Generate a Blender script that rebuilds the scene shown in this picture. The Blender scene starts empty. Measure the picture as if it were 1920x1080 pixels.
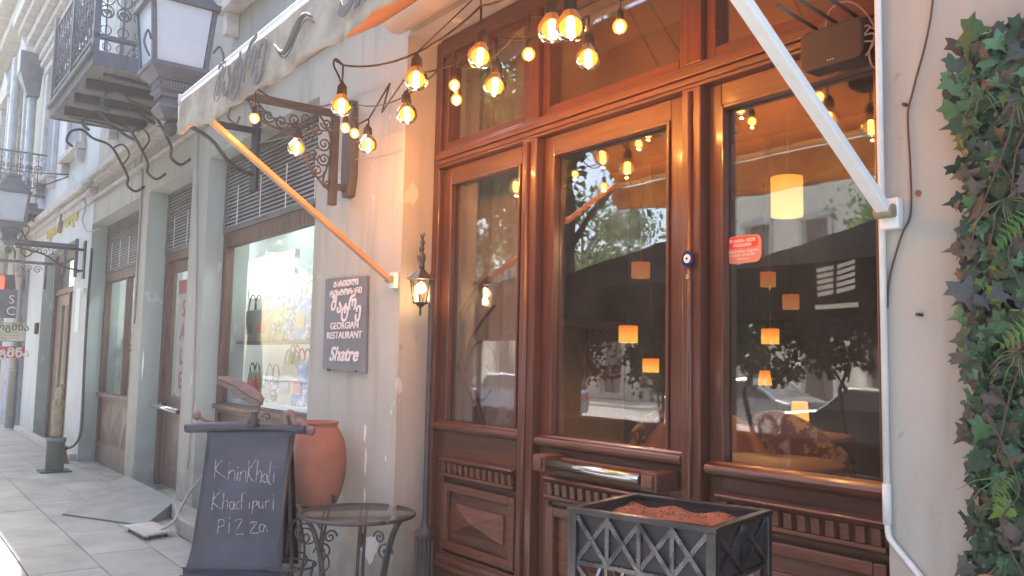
import bpy, math, random
from mathutils import Vector, Matrix
random.seed(7)
R = math.radians
sc = bpy.context.scene
col = sc.collection

# ------------------------------------------------------------------ camera
cam = bpy.data.cameras.new('camera'); cam_o = bpy.data.objects.new('camera', cam); col.objects.link(cam_o)
RX = ((0.60272644, -0.05852199, -0.79579898), (0.79769975, 0.06906014, 0.59908747), (0.0198982, -0.99589451, 0.08830735))
cam_o.matrix_world = Matrix(((RX[0][0], -RX[0][1], -RX[0][2], 0), (RX[1][0], -RX[1][1], -RX[1][2], -2.6),
                             (RX[2][0], -RX[2][1], -RX[2][2], 1.6), (0, 0, 0, 1)))
cam.lens = 36 * 1591 / 1920; cam.sensor_width = 36; cam.clip_start = .05; cam.clip_end = 600
sc.camera = cam_o

# ------------------------------------------------------------------ sky, sun, exposure
SUN_EL, SUN_AZ = 50, 7.6            # azimuth: degrees from -X towards +Y
world = bpy.data.worlds.new('World'); sc.world = world; world.use_nodes = True
nt = world.node_tree; nt.nodes.clear()
sky = nt.nodes.new('ShaderNodeTexSky'); sky.sky_type = 'NISHITA'; sky.sun_disc = False
sky.sun_elevation = R(SUN_EL)
dx, dy = -math.cos(R(SUN_AZ)), math.sin(R(SUN_AZ))
sky.sun_rotation = math.atan2(dx, dy)
sky.air_density = 1.0; sky.dust_density = 2.5; sky.ozone_density = 1.0
bg = nt.nodes.new('ShaderNodeBackground'); bg.inputs[1].default_value = .145
wo = nt.nodes.new('ShaderNodeOutputWorld')
nt.links.new(sky.outputs[0], bg.inputs[0]); nt.links.new(bg.outputs[0], wo.inputs[0])
sl = bpy.data.lights.new('sun', 'SUN'); sl.energy = 5; sl.angle = R(.6); sl.color = (1, .93, .82)
so = bpy.data.objects.new('sun', sl); col.objects.link(so)
sd = Vector((dx * math.cos(R(SUN_EL)), dy * math.cos(R(SUN_EL)), math.sin(R(SUN_EL))))
so.rotation_euler = sd.to_track_quat('Z', 'Y').to_euler(); so.location = (0, 0, 30)
sc.view_settings.view_transform = 'Standard'; sc.view_settings.look = 'None'
sc.view_settings.gamma = 1; sc.view_settings.use_curve_mapping = False
sc.view_settings.exposure = 2.36
sc.cycles.use_denoising = True
sc.cycles.max_bounces = 10; sc.cycles.transparent_max_bounces = 24
sc.cycles.diffuse_bounces = 5; sc.cycles.glossy_bounces = 4
sc.cycles.sample_clamp_indirect = 6
BULB_W = 1.6

# ------------------------------------------------------------------ helpers
origin = {}
def link(o): col.objects.link(o); return o
def put(o, parent):
    if parent is not None: o.parent = parent; origin[o.name] = origin[parent.name]
    else: origin[o.name] = Vector((0, 0, 0))
def tag(o, label, cat, group=None, kind=None):
    if label: o['label'] = label
    if cat: o['category'] = cat
    if group: o['group'] = group
    if kind: o['kind'] = kind
    return o
def thing(name, label, cat, loc=(0, 0, 0), rz=0, group=None):
    o = link(bpy.data.objects.new(name, None)); o.location = loc; o.rotation_euler.z = rz
    o.empty_display_size = .1
    origin[o.name] = Vector(loc) if rz == 0 else Vector((0, 0, 0))   # rotated things are built in local coordinates
    return tag(o, label, cat, group)
SPLIT = {'rail','joist','leg','clamp','bracket','hanger','screw','foot','rib','corner_scroll','handle_block','slat_cord','sill','curtain_'}
class MB:
    def __init__(s): s.v = []; s.f = []; s.s = []; s.starts = []
    def add(s, vs, fs, smooth=False):
        n = len(s.v); s.starts.append((n, len(s.f))); s.v += [tuple(v) for v in vs]
        for f in fs: s.f.append(tuple(i + n for i in f)); s.s.append(smooth)
        return s
    def box(s, x0, x1, y0, y1, z0, z1):
        return s.add([(x0,y0,z0),(x1,y0,z0),(x1,y1,z0),(x0,y1,z0),(x0,y0,z1),(x1,y0,z1),(x1,y1,z1),(x0,y1,z1)],
                     [(0,3,2,1),(4,5,6,7),(0,1,5,4),(1,2,6,5),(2,3,7,6),(3,0,4,7)])
    def hexa(s, p):   # 8 points: bottom 4 ccw, top 4
        return s.add(p, [(0,3,2,1),(4,5,6,7),(0,1,5,4),(1,2,6,5),(2,3,7,6),(3,0,4,7)])
    def beam(s, a, b, w, h, up=(0,0,1)):
        a = Vector(a); b = Vector(b); d = (b - a).normalized(); u = Vector(up)
        x = d.cross(u).normalized(); u = x.cross(d).normalized()
        p = []
        for c in (a, b):
            for i, j in ((-1,-1),(1,-1),(1,1),(-1,1)): p.append(c + x*i*w/2 + u*j*h/2)
        return s.add(p, [(0,3,2,1),(4,5,6,7),(0,1,5,4),(1,2,6,5),(2,3,7,6),(3,0,4,7)])
    def tube(s, pts, r, n=8, caps=True, smooth=True):
        pts = [Vector(p) for p in pts]; m = len(pts)
        rs = r if isinstance(r, (list, tuple)) else [r] * m
        T = []
        for i in range(m):
            t = pts[min(i+1, m-1)] - pts[max(i-1, 0)]
            T.append(t.normalized() if t.length > 1e-9 else Vector((0,0,1)))
        a = Vector((0,0,1)) if abs(T[0].z) < .9 else Vector((1,0,0))
        x = T[0].cross(a).normalized(); vs = []
        for i in range(m):
            x = (x - T[i] * x.dot(T[i])).normalized(); y = T[i].cross(x)
            for k in range(n):
                an = 2*math.pi*k/n; vs.append(pts[i] + (x*math.cos(an) + y*math.sin(an)) * rs[i])
        fs = [(i*n+k, i*n+(k+1)%n, (i+1)*n+(k+1)%n, (i+1)*n+k) for i in range(m-1) for k in range(n)]
        s.add(vs, fs, smooth)
        if caps:
            q = len(s.v) - m*n
            s.f.append(tuple(q+k for k in range(n))[::-1]); s.s.append(False)
            s.f.append(tuple(q+(m-1)*n+k for k in range(n))); s.s.append(False)
        return s
    def lathe(s, prof, c=(0,0,0), n=24, smooth=True, caps=True):
        c = Vector(c); vs = []; m = len(prof)
        for r, z in prof:
            for k in range(n):
                a = 2*math.pi*k/n; vs.append(c + Vector((r*math.cos(a), r*math.sin(a), z)))
        fs = [(i*n+k, i*n+(k+1)%n, (i+1)*n+(k+1)%n, (i+1)*n+k) for i in range(m-1) for k in range(n)]
        if caps: fs += [tuple(range(n))[::-1], tuple((m-1)*n+k for k in range(n))]
        return s.add(vs, fs, smooth)
    def sphere(s, c, r, n=16, m=10, sz=1):
        return s.lathe([(max(1e-4, r*math.sin(math.pi*i/m)), -r*sz*math.cos(math.pi*i/m)) for i in range(m+1)], c, n)
    def prism(s, poly, y0, y1, axis='y'):
        n = len(poly)
        if axis == 'y': vs = [(x, y0, z) for x, z in poly] + [(x, y1, z) for x, z in poly]
        elif axis == 'x': vs = [(y0, x, z) for x, z in poly] + [(y1, x, z) for x, z in poly]
        else: vs = [(x, z, y0) for x, z in poly] + [(x, z, y1) for x, z in poly]
        fs = [tuple(range(n)), tuple(range(2*n-1, n-1, -1))] + [(i, n+i, n+(i+1)%n, (i+1)%n) for i in range(n)]
        return s.add(vs, fs)
    def grid(s, fn, nu, nv, smooth=True):
        vs = [fn(i/nu, j/nv) for j in range(nv+1) for i in range(nu+1)]
        fs = [(j*(nu+1)+i, j*(nu+1)+i+1, (j+1)*(nu+1)+i+1, (j+1)*(nu+1)+i) for j in range(nv) for i in range(nu)]
        return s.add(vs, fs, smooth)
    def mesh(s, name, mat, off=Vector((0,0,0))):
        me = bpy.data.meshes.new(name)
        me.from_pydata([(v[0]-off[0], v[1]-off[1], v[2]-off[2]) for v in s.v], [], s.f)
        me.polygons.foreach_set('use_smooth', s.s)
        if mat: me.materials.append(mat)
        me.update(); return me
    def build(s, name, mat, parent=None, bevel=0, kind=None, label=None, solid=0, seg=2):
        off = origin[parent.name] if parent is not None else Vector((0,0,0))
        if name in SPLIT and len(s.starts) > 1 and kind is None:
            st = s.starts + [(len(s.v), len(s.f))]; o = None
            for (v0, f0), (v1, f1) in zip(st, st[1:]):
                q = MB(); q.v = s.v[v0:v1]; q.f = [tuple(i-v0 for i in f) for f in s.f[f0:f1]]; q.s = s.s[f0:f1]; q.starts = [(0,0)]
                o = q.build(name, mat, parent, bevel, kind, label, solid, seg)
            return o
        o = link(bpy.data.objects.new(name, s.mesh(name, mat, off))); put(o, parent)
        if solid: m = o.modifiers.new('solid', 'SOLIDIFY'); m.thickness = solid; m.offset = 0
        if bevel:
            m = o.modifiers.new('bevel', 'BEVEL'); m.width = bevel; m.segments = seg; m.limit_method = 'ANGLE'; m.angle_limit = R(40)
        if kind: o['kind'] = kind
        if label: o['label'] = label
        return o
def bx(*a): return MB().box(*a)
def inst(me, name, parent, loc, rot=(0,0,0), scale=(1,1,1)):
    o = link(bpy.data.objects.new(name, me)); o.parent = parent
    off = origin[parent.name] if parent is not None else Vector((0,0,0)); origin[o.name] = off
    o.location = Vector(loc) - off; o.rotation_euler = rot; o.scale = scale if hasattr(scale, '__len__') else (scale,)*3
    return o
def copy_tree(o, parent=None):
    c = o.copy(); col.objects.link(c); c.parent = parent; origin[c.name] = Vector((0,0,0))
    for ch in list(o.children): copy_tree(ch, c)
    return c
def catmull(P, k=6):
    P = [Vector(p) for p in P]; out = []
    for i in range(len(P)-1):
        p0, p1, p2, p3 = P[max(i-1,0)], P[i], P[i+1], P[min(i+2,len(P)-1)]
        for j in range(k):
            t = j/k
            out.append(.5*((2*p1) + (p2-p0)*t + (2*p0-5*p1+4*p2-p3)*t*t + (-p0+3*p1-3*p2+p3)*t**3))
    return out + [P[-1]]
def spiral(c, r, turns, a0, sgn, U, V, n=26):
    c = Vector(c); U = Vector(U); V = Vector(V); out = []
    for i in range(n+1):
        t = i/n; rr = r*(1-t*.88); a = a0 + sgn*2*math.pi*turns*t
        out.append(c + U*rr*math.cos(a) + V*rr*math.sin(a))
    return out

def N(nt, t, **k):
    n = nt.nodes.new('ShaderNode' + t)
    for a, b in k.items(): setattr(n, a, b)
    return n
def mat(name, c, rough=.6, metal=0, c2=None, scale=4, bump=0, bscale=80, stretch=(1,1,1), rnd=0, coat=0, spec=.5, lo=.35, hi=.7, wpos=False):
    m = bpy.data.materials.new(name); m.use_nodes = True; nt = m.node_tree; b = nt.nodes['Principled BSDF']
    b.inputs['Roughness'].default_value = rough; b.inputs['Metallic'].default_value = metal
    b.inputs['Coat Weight'].default_value = coat; b.inputs['Coat Roughness'].default_value = .12
    b.inputs['Specular IOR Level'].default_value = spec
    if c2 is None: c2 = tuple(x*.78 for x in c)
    tc = N(nt, 'TexCoord'); mp = N(nt, 'Mapping'); mp.inputs['Scale'].default_value = stretch
    gp = N(nt, 'NewGeometry'); nt.links.new(gp.outputs['Position'] if wpos else tc.outputs['Object'], mp.inputs[0])
    no = N(nt, 'TexNoise'); no.inputs['Scale'].default_value = scale; no.inputs['Detail'].default_value = 6; no.inputs['Roughness'].default_value = .6
    nt.links.new(mp.outputs[0], no.inputs[0])
    rm = N(nt, 'MapRange'); rm.inputs[1].default_value = lo; rm.inputs[2].default_value = hi
    nt.links.new(no.outputs[0], rm.inputs[0])
    mx = N(nt, 'Mix', data_type='RGBA'); mx.inputs[6].default_value = (*c, 1); mx.inputs[7].default_value = (*c2, 1)
    nt.links.new(rm.outputs[0], mx.inputs[0]); out = mx.outputs[2]
    if rnd:
        oi = N(nt, 'ObjectInfo'); r2 = N(nt, 'MapRange'); r2.inputs[3].default_value = 1-rnd; r2.inputs[4].default_value = 1+rnd*.6
        nt.links.new(oi.outputs['Random'], r2.inputs[0])
        hs = N(nt, 'HueSaturation'); nt.links.new(r2.outputs[0], hs.inputs['Value']); nt.links.new(out, hs.inputs['Color']); out = hs.outputs[0]
    nt.links.new(out, b.inputs['Base Color'])
    rr = N(nt, 'MapRange'); rr.inputs[3].default_value = max(.02, rough-.08); rr.inputs[4].default_value = min(1, rough+.12)
    nt.links.new(no.outputs[0], rr.inputs[0]); nt.links.new(rr.outputs[0], b.inputs['Roughness'])
    if bump:
        n2 = N(nt, 'TexNoise'); n2.inputs['Scale'].default_value = bscale; n2.inputs['Detail'].default_value = 4
        nt.links.new(mp.outputs[0], n2.inputs[0])
        bp = N(nt, 'Bump'); bp.inputs['Strength'].default_value = bump; bp.inputs['Distance'].default_value = .01
        nt.links.new(n2.outputs[0], bp.inputs['Height']); nt.links.new(bp.outputs[0], b.inputs['Normal'])
    return m
def plaster(name, c, stain, pale, streak=.5, dirt_h=1.0):
    m = bpy.data.materials.new(name); m.use_nodes = True; nt = m.node_tree; b = nt.nodes['Principled BSDF']
    b.inputs['Roughness'].default_value = .75
    ge = N(nt, 'NewGeometry')
    def noise(sc_, st, lo, hi, det=6):
        mp = N(nt, 'Mapping'); mp.inputs['Scale'].default_value = st; nt.links.new(ge.outputs['Position'], mp.inputs[0])
        no = N(nt, 'TexNoise'); no.inputs['Scale'].default_value = sc_; no.inputs['Detail'].default_value = det
        nt.links.new(mp.outputs[0], no.inputs[0])
        r = N(nt, 'MapRange'); r.inputs[1].default_value = lo; r.inputs[2].default_value = hi
        nt.links.new(no.outputs[0], r.inputs[0]); return r.outputs[0], no.outputs[0]
    def mixc(a, f, bcol, amt=1):
        mu = N(nt, 'Math', operation='MULTIPLY'); mu.inputs[1].default_value = amt; nt.links.new(f, mu.inputs[0])
        mx = N(nt, 'Mix', data_type='RGBA'); nt.links.new(mu.outputs[0], mx.inputs[0])
        if isinstance(a, tuple): mx.inputs[6].default_value = (*a, 1)
        else: nt.links.new(a, mx.inputs[6])
        mx.inputs[7].default_value = (*bcol, 1); return mx.outputs[2]
    f1, _ = noise(1.3, (1,1,1), .4, .75)
    o = mixc(c, f1, tuple(x*.82 for x in c), .8)
    f2, _ = noise(6, (1,1,.12), .52, .75)
    o = mixc(o, f2, stain, streak)
    f3, r3 = noise(3.2, (1.4,1.4,.8), .66, .68, 9)
    o = mixc(o, f3, pale, .75)
    f4, _ = noise(14, (1,1,1), .68, .72, 8)
    o = mixc(o, f4, stain, .5)
    sx = N(nt, 'SeparateXYZ'); nt.links.new(ge.outputs['Position'], sx.inputs[0])
    rz = N(nt, 'MapRange'); rz.inputs[1].default_value = dirt_h; rz.inputs[2].default_value = 0; nt.links.new(sx.outputs[2], rz.inputs[0])
    f5, _ = noise(5, (1,1,1), .25, .7); mu = N(nt, 'Math', operation='MULTIPLY'); nt.links.new(rz.outputs[0], mu.inputs[0]); nt.links.new(f5, mu.inputs[1])
    o = mixc(o, mu.outputs[0], tuple(x*.6 for x in stain), .8)
    nt.links.new(o, b.inputs['Base Color'])
    n2 = N(nt, 'TexNoise'); n2.inputs['Scale'].default_value = 35; n2.inputs['Detail'].default_value = 8; nt.links.new(ge.outputs['Position'], n2.inputs[0])
    ad = N(nt, 'Math', operation='SUBTRACT'); nt.links.new(n2.outputs[0], ad.inputs[0]); nt.links.new(f3, ad.inputs[1])
    bp = N(nt, 'Bump'); bp.inputs['Strength'].default_value = .35; bp.inputs['Distance'].default_value = .008
    nt.links.new(ad.outputs[0], bp.inputs['Height']); nt.links.new(bp.outputs[0], b.inputs['Normal'])
    return m
def glassmat(name, tint=(1,1,1), ior=2.3, rough=0):
    m = bpy.data.materials.new(name); m.use_nodes = True; nt = m.node_tree; nt.nodes.clear()
    ge = N(nt, 'NewGeometry'); ma = N(nt, 'Math', operation='MULTIPLY_ADD'); ma.inputs[1].default_value = 1/ior-ior; ma.inputs[2].default_value = ior
    nt.links.new(ge.outputs['Backfacing'], ma.inputs[0]); fr = N(nt, 'Fresnel'); nt.links.new(ma.outputs[0], fr.inputs['IOR'])
    t = N(nt, 'BsdfTransparent'); t.inputs[0].default_value = (*tint, 1); g = N(nt, 'BsdfGlossy'); g.inputs['Roughness'].default_value = rough
    tc = N(nt, 'NewGeometry'); mp = N(nt, 'Mapping'); mp.inputs['Scale'].default_value = (1,1,.6); nt.links.new(tc.outputs['Position'], mp.inputs[0])
    n1 = N(nt, 'TexNoise'); n1.inputs['Scale'].default_value = 3.5; n1.inputs['Detail'].default_value = 1; nt.links.new(mp.outputs[0], n1.inputs[0])
    bp = N(nt, 'Bump'); bp.inputs['Strength'].default_value = .12; bp.inputs['Distance'].default_value = .008; nt.links.new(n1.outputs[0], bp.inputs['Height']); nt.links.new(bp.outputs[0], g.inputs['Normal'])
    n2 = N(nt, 'TexNoise'); n2.inputs['Scale'].default_value = 4; n2.inputs['Detail'].default_value = 7; nt.links.new(mp.outputs[0], n2.inputs[0])
    r2 = N(nt, 'MapRange'); r2.inputs[1].default_value = .4; r2.inputs[2].default_value = .8; r2.inputs[3].default_value = rough; r2.inputs[4].default_value = rough+.05
    nt.links.new(n2.outputs[0], r2.inputs[0]); nt.links.new(r2.outputs[0], g.inputs['Roughness'])
    df = N(nt, 'BsdfDiffuse'); df.inputs[0].default_value = (.6,.58,.55,1); m0 = N(nt, 'MixShader'); r3 = N(nt, 'MapRange'); r3.inputs[1].default_value = .35; r3.inputs[2].default_value = .8; r3.inputs[3].default_value = .004; r3.inputs[4].default_value = .03
    nt.links.new(n2.outputs[0], r3.inputs[0]); nt.links.new(r3.outputs[0], m0.inputs[0]); nt.links.new(t.outputs[0], m0.inputs[1]); nt.links.new(df.outputs[0], m0.inputs[2]); t = m0
    mx = N(nt, 'MixShader'); o = N(nt, 'OutputMaterial')
    nt.links.new(fr.outputs[0], mx.inputs[0]); nt.links.new(t.outputs[0], mx.inputs[1]); nt.links.new(g.outputs[0], mx.inputs[2]); nt.links.new(mx.outputs[0], o.inputs[0])
    return m
def emat(name, c, s):
    m = bpy.data.materials.new(name); m.use_nodes = True; nt = m.node_tree; nt.nodes.clear()
    e = N(nt, 'Emission'); e.inputs[0].default_value = (*c, 1); e.inputs[1].default_value = s; o = N(nt, 'OutputMaterial')
    nt.links.new(e.outputs[0], o.inputs[0]); return m
def leafmat(name, c, c2, trans=.35, rnd=0, rough=.45):
    m = mat(name, c, rough, c2=c2, scale=3, rnd=rnd, spec=.4); nt = m.node_tree; b = nt.nodes['Principled BSDF']
    src = b.inputs['Base Color'].links[0].from_socket
    tr = N(nt, 'BsdfTranslucent'); nt.links.new(src, tr.inputs[0])
    mx = N(nt, 'MixShader'); mx.inputs[0].default_value = trans; o = nt.nodes['Material Output']
    nt.links.new(b.outputs[0], mx.inputs[1]); nt.links.new(tr.outputs[0], mx.inputs[2]); nt.links.new(mx.outputs[0], o.inputs[0]); return m

GREY = plaster('grey plaster', (.45,.42,.375), (.25,.22,.185), (.63,.60,.56), .6)
WHITE = plaster('bluish white plaster', (.62,.645,.665), (.50,.50,.50), (.8,.8,.8), .3)
TEAL = plaster('grey green painted reveal', (.46,.50,.47), (.33,.35,.32), (.60,.62,.60), .35)
CREAM = plaster('cream stone', (.82,.74,.58), (.42,.35,.26), (.66,.58,.45), .3)
STONE = mat('pale stone trim', (.60,.56,.53), .8, c2=(.42,.37,.36), scale=7, bump=.4)
TILE = mat('grey paving tile', (.35,.345,.335), .55, c2=(.19,.185,.175), scale=1.7, bump=.25, rnd=.15, wpos=True, lo=.4, hi=.8)
GROUT = mat('joint mortar', (.17,.16,.15), .9)
ASPH = mat('asphalt', (.27,.26,.25), .85, bump=.3)
CONC = mat('ramp sheet', (.25,.26,.26), .6, c2=(.19,.195,.19), scale=4, bump=.2)
KERB = mat('kerb granite', (.36,.35,.33), .8, bump=.3, rnd=.1)
WOOD = mat('varnished red brown wood', (.125,.038,.017), .33, c2=(.046,.014,.008), scale=4, stretch=(11,11,.7), bump=.2, bscale=24, coat=.45, lo=.3, hi=.75)
WOODH = mat('varnished wood rail', (.130,.040,.018), .33, c2=(.050,.015,.008), scale=4, stretch=(.7,11,11), bump=.2, bscale=24, coat=.45, lo=.3, hi=.75)
WOODL = mat('panel wood', (.175,.067,.036), .42, c2=(.075,.028,.016), scale=4, stretch=(.8,11,11), bump=.2, bscale=24, coat=.15, lo=.3, hi=.75)
OLDW = mat('old mauve brown wood', (.19,.105,.085), .5, c2=(.11,.06,.05), scale=4, stretch=(6,6,.8), bump=.1)
OLDG = mat('weathered grey wood', (.20,.185,.175), .65, c2=(.12,.11,.10), scale=5, stretch=(.6,6,6), bump=.15)
LOUV = mat('weathered slat', (.40,.37,.36), .6, c2=(.25,.23,.22), scale=5, stretch=(.6,6,6), rnd=.15)
IRON = mat('dark painted iron', (.05,.047,.055), .42, metal=.2, c2=(.08,.072,.075), scale=9)
IRONB = mat('haze lightened blue black steel', (.15,.155,.195), .5, metal=.05, c2=(.10,.10,.13), scale=6)  # dark iron with its colour lightened to stand in for haze
STEEL = mat('scratched galvanised steel', (.15,.145,.155), .28, metal=.9, c2=(.06,.06,.07), scale=6, bump=.15, bscale=40)
CHROME = mat('brushed steel', (.62,.60,.60), .2, metal=1, c2=(.5,.48,.48), stretch=(1,20,20))
ALU = mat('white lacquered aluminium', (.74,.75,.76), .35, c2=(.62,.63,.63), scale=12)
CANV = mat('awning canvas', (.50,.42,.35), .85, c2=(.30,.235,.20), scale=7, bump=.25, bscale=25)
CANVI = mat('awning ink', (.13,.12,.125), .8, c2=(.20,.19,.19), scale=9)
BEIGE = mat('beige awning cover', (.62,.52,.42), .5, c2=(.55,.45,.36))
CLAY = mat('terracotta', (.36,.155,.105), .8, c2=(.24,.10,.07), scale=3.5, bump=.25, bscale=25)
SAND = mat('orange sand', (.33,.135,.075), .95, c2=(.22,.09,.055), scale=20, bump=.8, bscale=60)
SLATE = mat('chalkboard slate', (.030,.038,.062), .5, c2=(.085,.10,.15), scale=2.6, bump=.05, lo=.4, hi=.8)
CHALK = mat('chalk', (.40,.40,.44), .95, c2=(.12,.13,.16), scale=55, lo=.47, hi=.62)
SIGNG = mat('slate grey sign', (.17,.17,.195), .5, c2=(.14,.14,.17))
LETP = mat('pinkish white lettering', (.82,.70,.68), .5, c2=(.74,.66,.66))
PVC = mat('white plastic conduit', (.78,.77,.76), .4)
RUBB = mat('dark rubber cable', (.02,.018,.018), .6)
BRNW = mat('thin brown wire', (.09,.06,.05), .6)
GREYW = mat('grey cable', (.42,.41,.40), .6)
BOXM = mat('dark brown plastic box', (.034,.018,.013), .6, c2=(.026,.014,.010))
BLKF = mat('black umbrella cloth', (.006,.006,.007), .9, spec=.05)
DARKW = mat('interior dark brown wall', (.075,.048,.034), .8, c2=(.05,.032,.024))
CEIL = mat('interior ceiling', (.42,.27,.15), .8, c2=(.34,.21,.11), scale=2)
BEAMM = mat('interior beam', (.13,.07,.04), .7)
IFLOOR = mat('interior floor', (.10,.065,.045), .35)
PLWHITE = mat('white shop interior', (.80,.83,.82), .6, c2=(.76,.80,.79))
BLUE = mat('deep blue enamel', (.01,.015,.12), .15)
BLUEP = mat('poster blue', (.17,.20,.42), .6, c2=(.42,.40,.55), scale=6, lo=.4, hi=.6)
REDP = mat('poster red', (.62,.06,.05), .5)
WHITEP = mat('white paint', (.80,.80,.78), .5)
CREAMP = mat('cream sign board', (.62,.60,.47), .5)
GOLD = mat('gold letters', (.68,.55,.16), .35, c2=(.56,.45,.12))
BRASS = mat('tarnished figurine', (.36,.31,.19), .5, c2=(.24,.20,.13), scale=12)
GRNB = mat('grey green can', (.17,.22,.20), .5, c2=(.12,.16,.15))
FROST = mat('milky lantern glass', (.62,.68,.78), .3, c2=(.55,.61,.72))
GLASS = glassmat('window glass'); GLASSP = glassmat('plain shop glass', ior=1.4)
GLASST = glassmat('table glass', (.88,.95,.92), 1.5)
LANTG = glassmat('lantern glass', (1,.93,.8))
FIL = emat('filament', (1,.66,.20), 5); FILC = emat('frosted bulb glow', (1,.60,.22), 4)
def shademat(name, lo, hi, s):
    m = emat(name, hi, s); nt = m.node_tree; e = nt.nodes['Emission']; tc = N(nt,'TexCoord'); sx = N(nt,'SeparateXYZ'); cr = N(nt,'ValToRGB')
    nt.links.new(tc.outputs['Generated'], sx.inputs[0]); nt.links.new(sx.outputs[2], cr.inputs[0]); nt.links.new(cr.outputs[0], e.inputs[0])
    cr.color_ramp.elements[0].color = (*hi,1); cr.color_ramp.elements[0].position = .3; cr.color_ramp.elements[1].color = (*lo,1); return m
SHADE = shademat('lit yellow lamp shade', (1,.17,.01), (1,.50,.07), .27)
XX = emat('lit yellow lamp shade', (1,.62,.12), .62)
SHADEO = shademat('dim orange lamp shade', (1,.20,.04), (1,.34,.08), .09)
WLIGHT = emat('white shop lamp', (.84,1,.95), 3)
SCREEN = emat('lit white panel', (1,1,1), .8)
RNEON = emat('red shop light', (1,.08,.05), .6)
def amber():
    m = bpy.data.materials.new('amber bulb glass'); m.use_nodes = True; nt = m.node_tree; nt.nodes.clear()
    t = N(nt, 'BsdfTransparent'); t.inputs[0].default_value = (1,.74,.36,1)
    e = N(nt, 'Emission'); e.inputs[0].default_value = (1,.44,.07,1); e.inputs[1].default_value = .22
    a = N(nt, 'AddShader'); nt.links.new(t.outputs[0], a.inputs[0]); nt.links.new(e.outputs[0], a.inputs[1])
    g = N(nt, 'BsdfGlossy'); g.inputs['Roughness'].default_value = .03
    lw = N(nt, 'LayerWeight'); lw.inputs[0].default_value = .25
    ms = N(nt, 'MixShader'); nt.links.new(lw.outputs['Fresnel'], ms.inputs[0]); nt.links.new(a.outputs[0], ms.inputs[1]); nt.links.new(g.outputs[0], ms.inputs[2])
    o = N(nt, 'OutputMaterial'); nt.links.new(ms.outputs[0], o.inputs[0]); return m
AMBER = amber()
AMBER2 = amber(); AMBER2.node_tree.nodes['Emission'].inputs[1].default_value = .42; AMBER2.node_tree.nodes['Emission'].inputs[0].default_value = (1,.36,.05,1)

def text(s, size, m, name, parent, loc, face='-y', shear=0, weight=0, ext=.0012, align='CENTER', sx=1, rot=0, kind=None):
    cu = bpy.data.curves.new(name, 'FONT'); cu.body = s; cu.size = size; cu.shear = shear; cu.offset = weight; cu.extrude = ext
    cu.align_x = align; cu.align_y = 'CENTER'; cu.resolution_u = 3
    t = link(bpy.data.objects.new(name, cu)); dg = bpy.context.evaluated_depsgraph_get(); dg.update()
    me = bpy.data.meshes.new_from_object(t.evaluated_get(dg)); bpy.data.objects.remove(t)
    me.materials.clear(); me.materials.append(m)
    Mx = Matrix.Scale(sx, 4, (1,0,0))
    if rot: Mx = Matrix.Rotation(rot, 4, 'Z') @ Mx
    F = Matrix.Rotation(R(90), 4, 'X')
    if face == '+x': F = Matrix.Rotation(R(90), 4, 'Z') @ F
    me.transform(F @ Mx)
    o = inst(me, name, parent, loc)
    if kind: o['kind'] = kind
    return o

# ------------------------------------------------------------------ ground and street
bx(-90, 40, -60, 0.4, -.9, -.16).build('ground', GROUT, kind='structure')
bx(-90, 40, -21.0, -6.55, -.159, -.12).build('road', ASPH, kind='structure')
pav = bx(-90, 40, -6.3, .45, -.159, -.012).build('pavement', GROUT, kind='structure')
bx(-90, 40, -26, -21.25, -.159, 0).build('far_pavement', TILE, kind='structure')
kb = bx(-.495, .495, -.12, .12, -.14, .005).mesh('kerb_stone', KERB)
for yk in (-6.42, -21.12):
    kr = bx(-90, 40, yk-.11, yk+.11, -.158, -.02).build('kerb', KERB, kind='structure')
    for i in range(24): inst(kb, 'kerb_stone', kr, (-24+i, yk, 0))
for yy in (-10.2, -13.8, -17.4):
    mk = MB()
    for i in range(16): mk.box(-56+i*5, -53.4+i*5, yy-.06, yy+.06, -.12, -.116)
    o = mk.build('lane_marking', WHITEP, kind='structure')
# tiles that can be told apart are pieces of the pavement; beyond that one joined sheet
def tilemesh(L, W):
    h = .004; m = MB()
    x, y = L/2-.0035, W/2-.0035
    m.add([(-x,-y,-.02),(x,-y,-.02),(x,y,-.02),(-x,y,-.02),(-x,-y,-h),(x,-y,-h),(x,y,-h),(-x,y,-h),
           (-x+h,-y+h,0),(x-h,-y+h,0),(x-h,y-h,0),(-x+h,y-h,0)],
          [(0,1,5,4),(1,2,6,5),(2,3,7,6),(3,0,4,7),(4,5,9,8),(5,6,10,9),(6,7,11,10),(7,4,8,11),(8,9,10,11)])
    return m
TL, TW = .98, .49
tm = tilemesh(TL, TW).mesh('paving_tile', TILE)
rows = [(.145 - TW*k) for k in range(14)]
far_tiles = MB(); base = tilemesh(TL, TW)
for k, y in enumerate(rows):
    for i in range(-30, 12):
        x = i*TL + (TL/2 if k % 2 else 0) - .25
        if -20.5 < x < -4.6 and k < 6:
            inst(tm, 'paving_tile', pav, (x, y, random.uniform(-.0015, .0015)), (random.uniform(-.002,.002), random.uniform(-.0015,.0015), 0))
        else:
            far_tiles.add([(v[0]+x, v[1]+y, v[2]) for v in base.v], base.f)
far_tiles.build('paving_tile', TILE, pav, kind='stuff')

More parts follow.
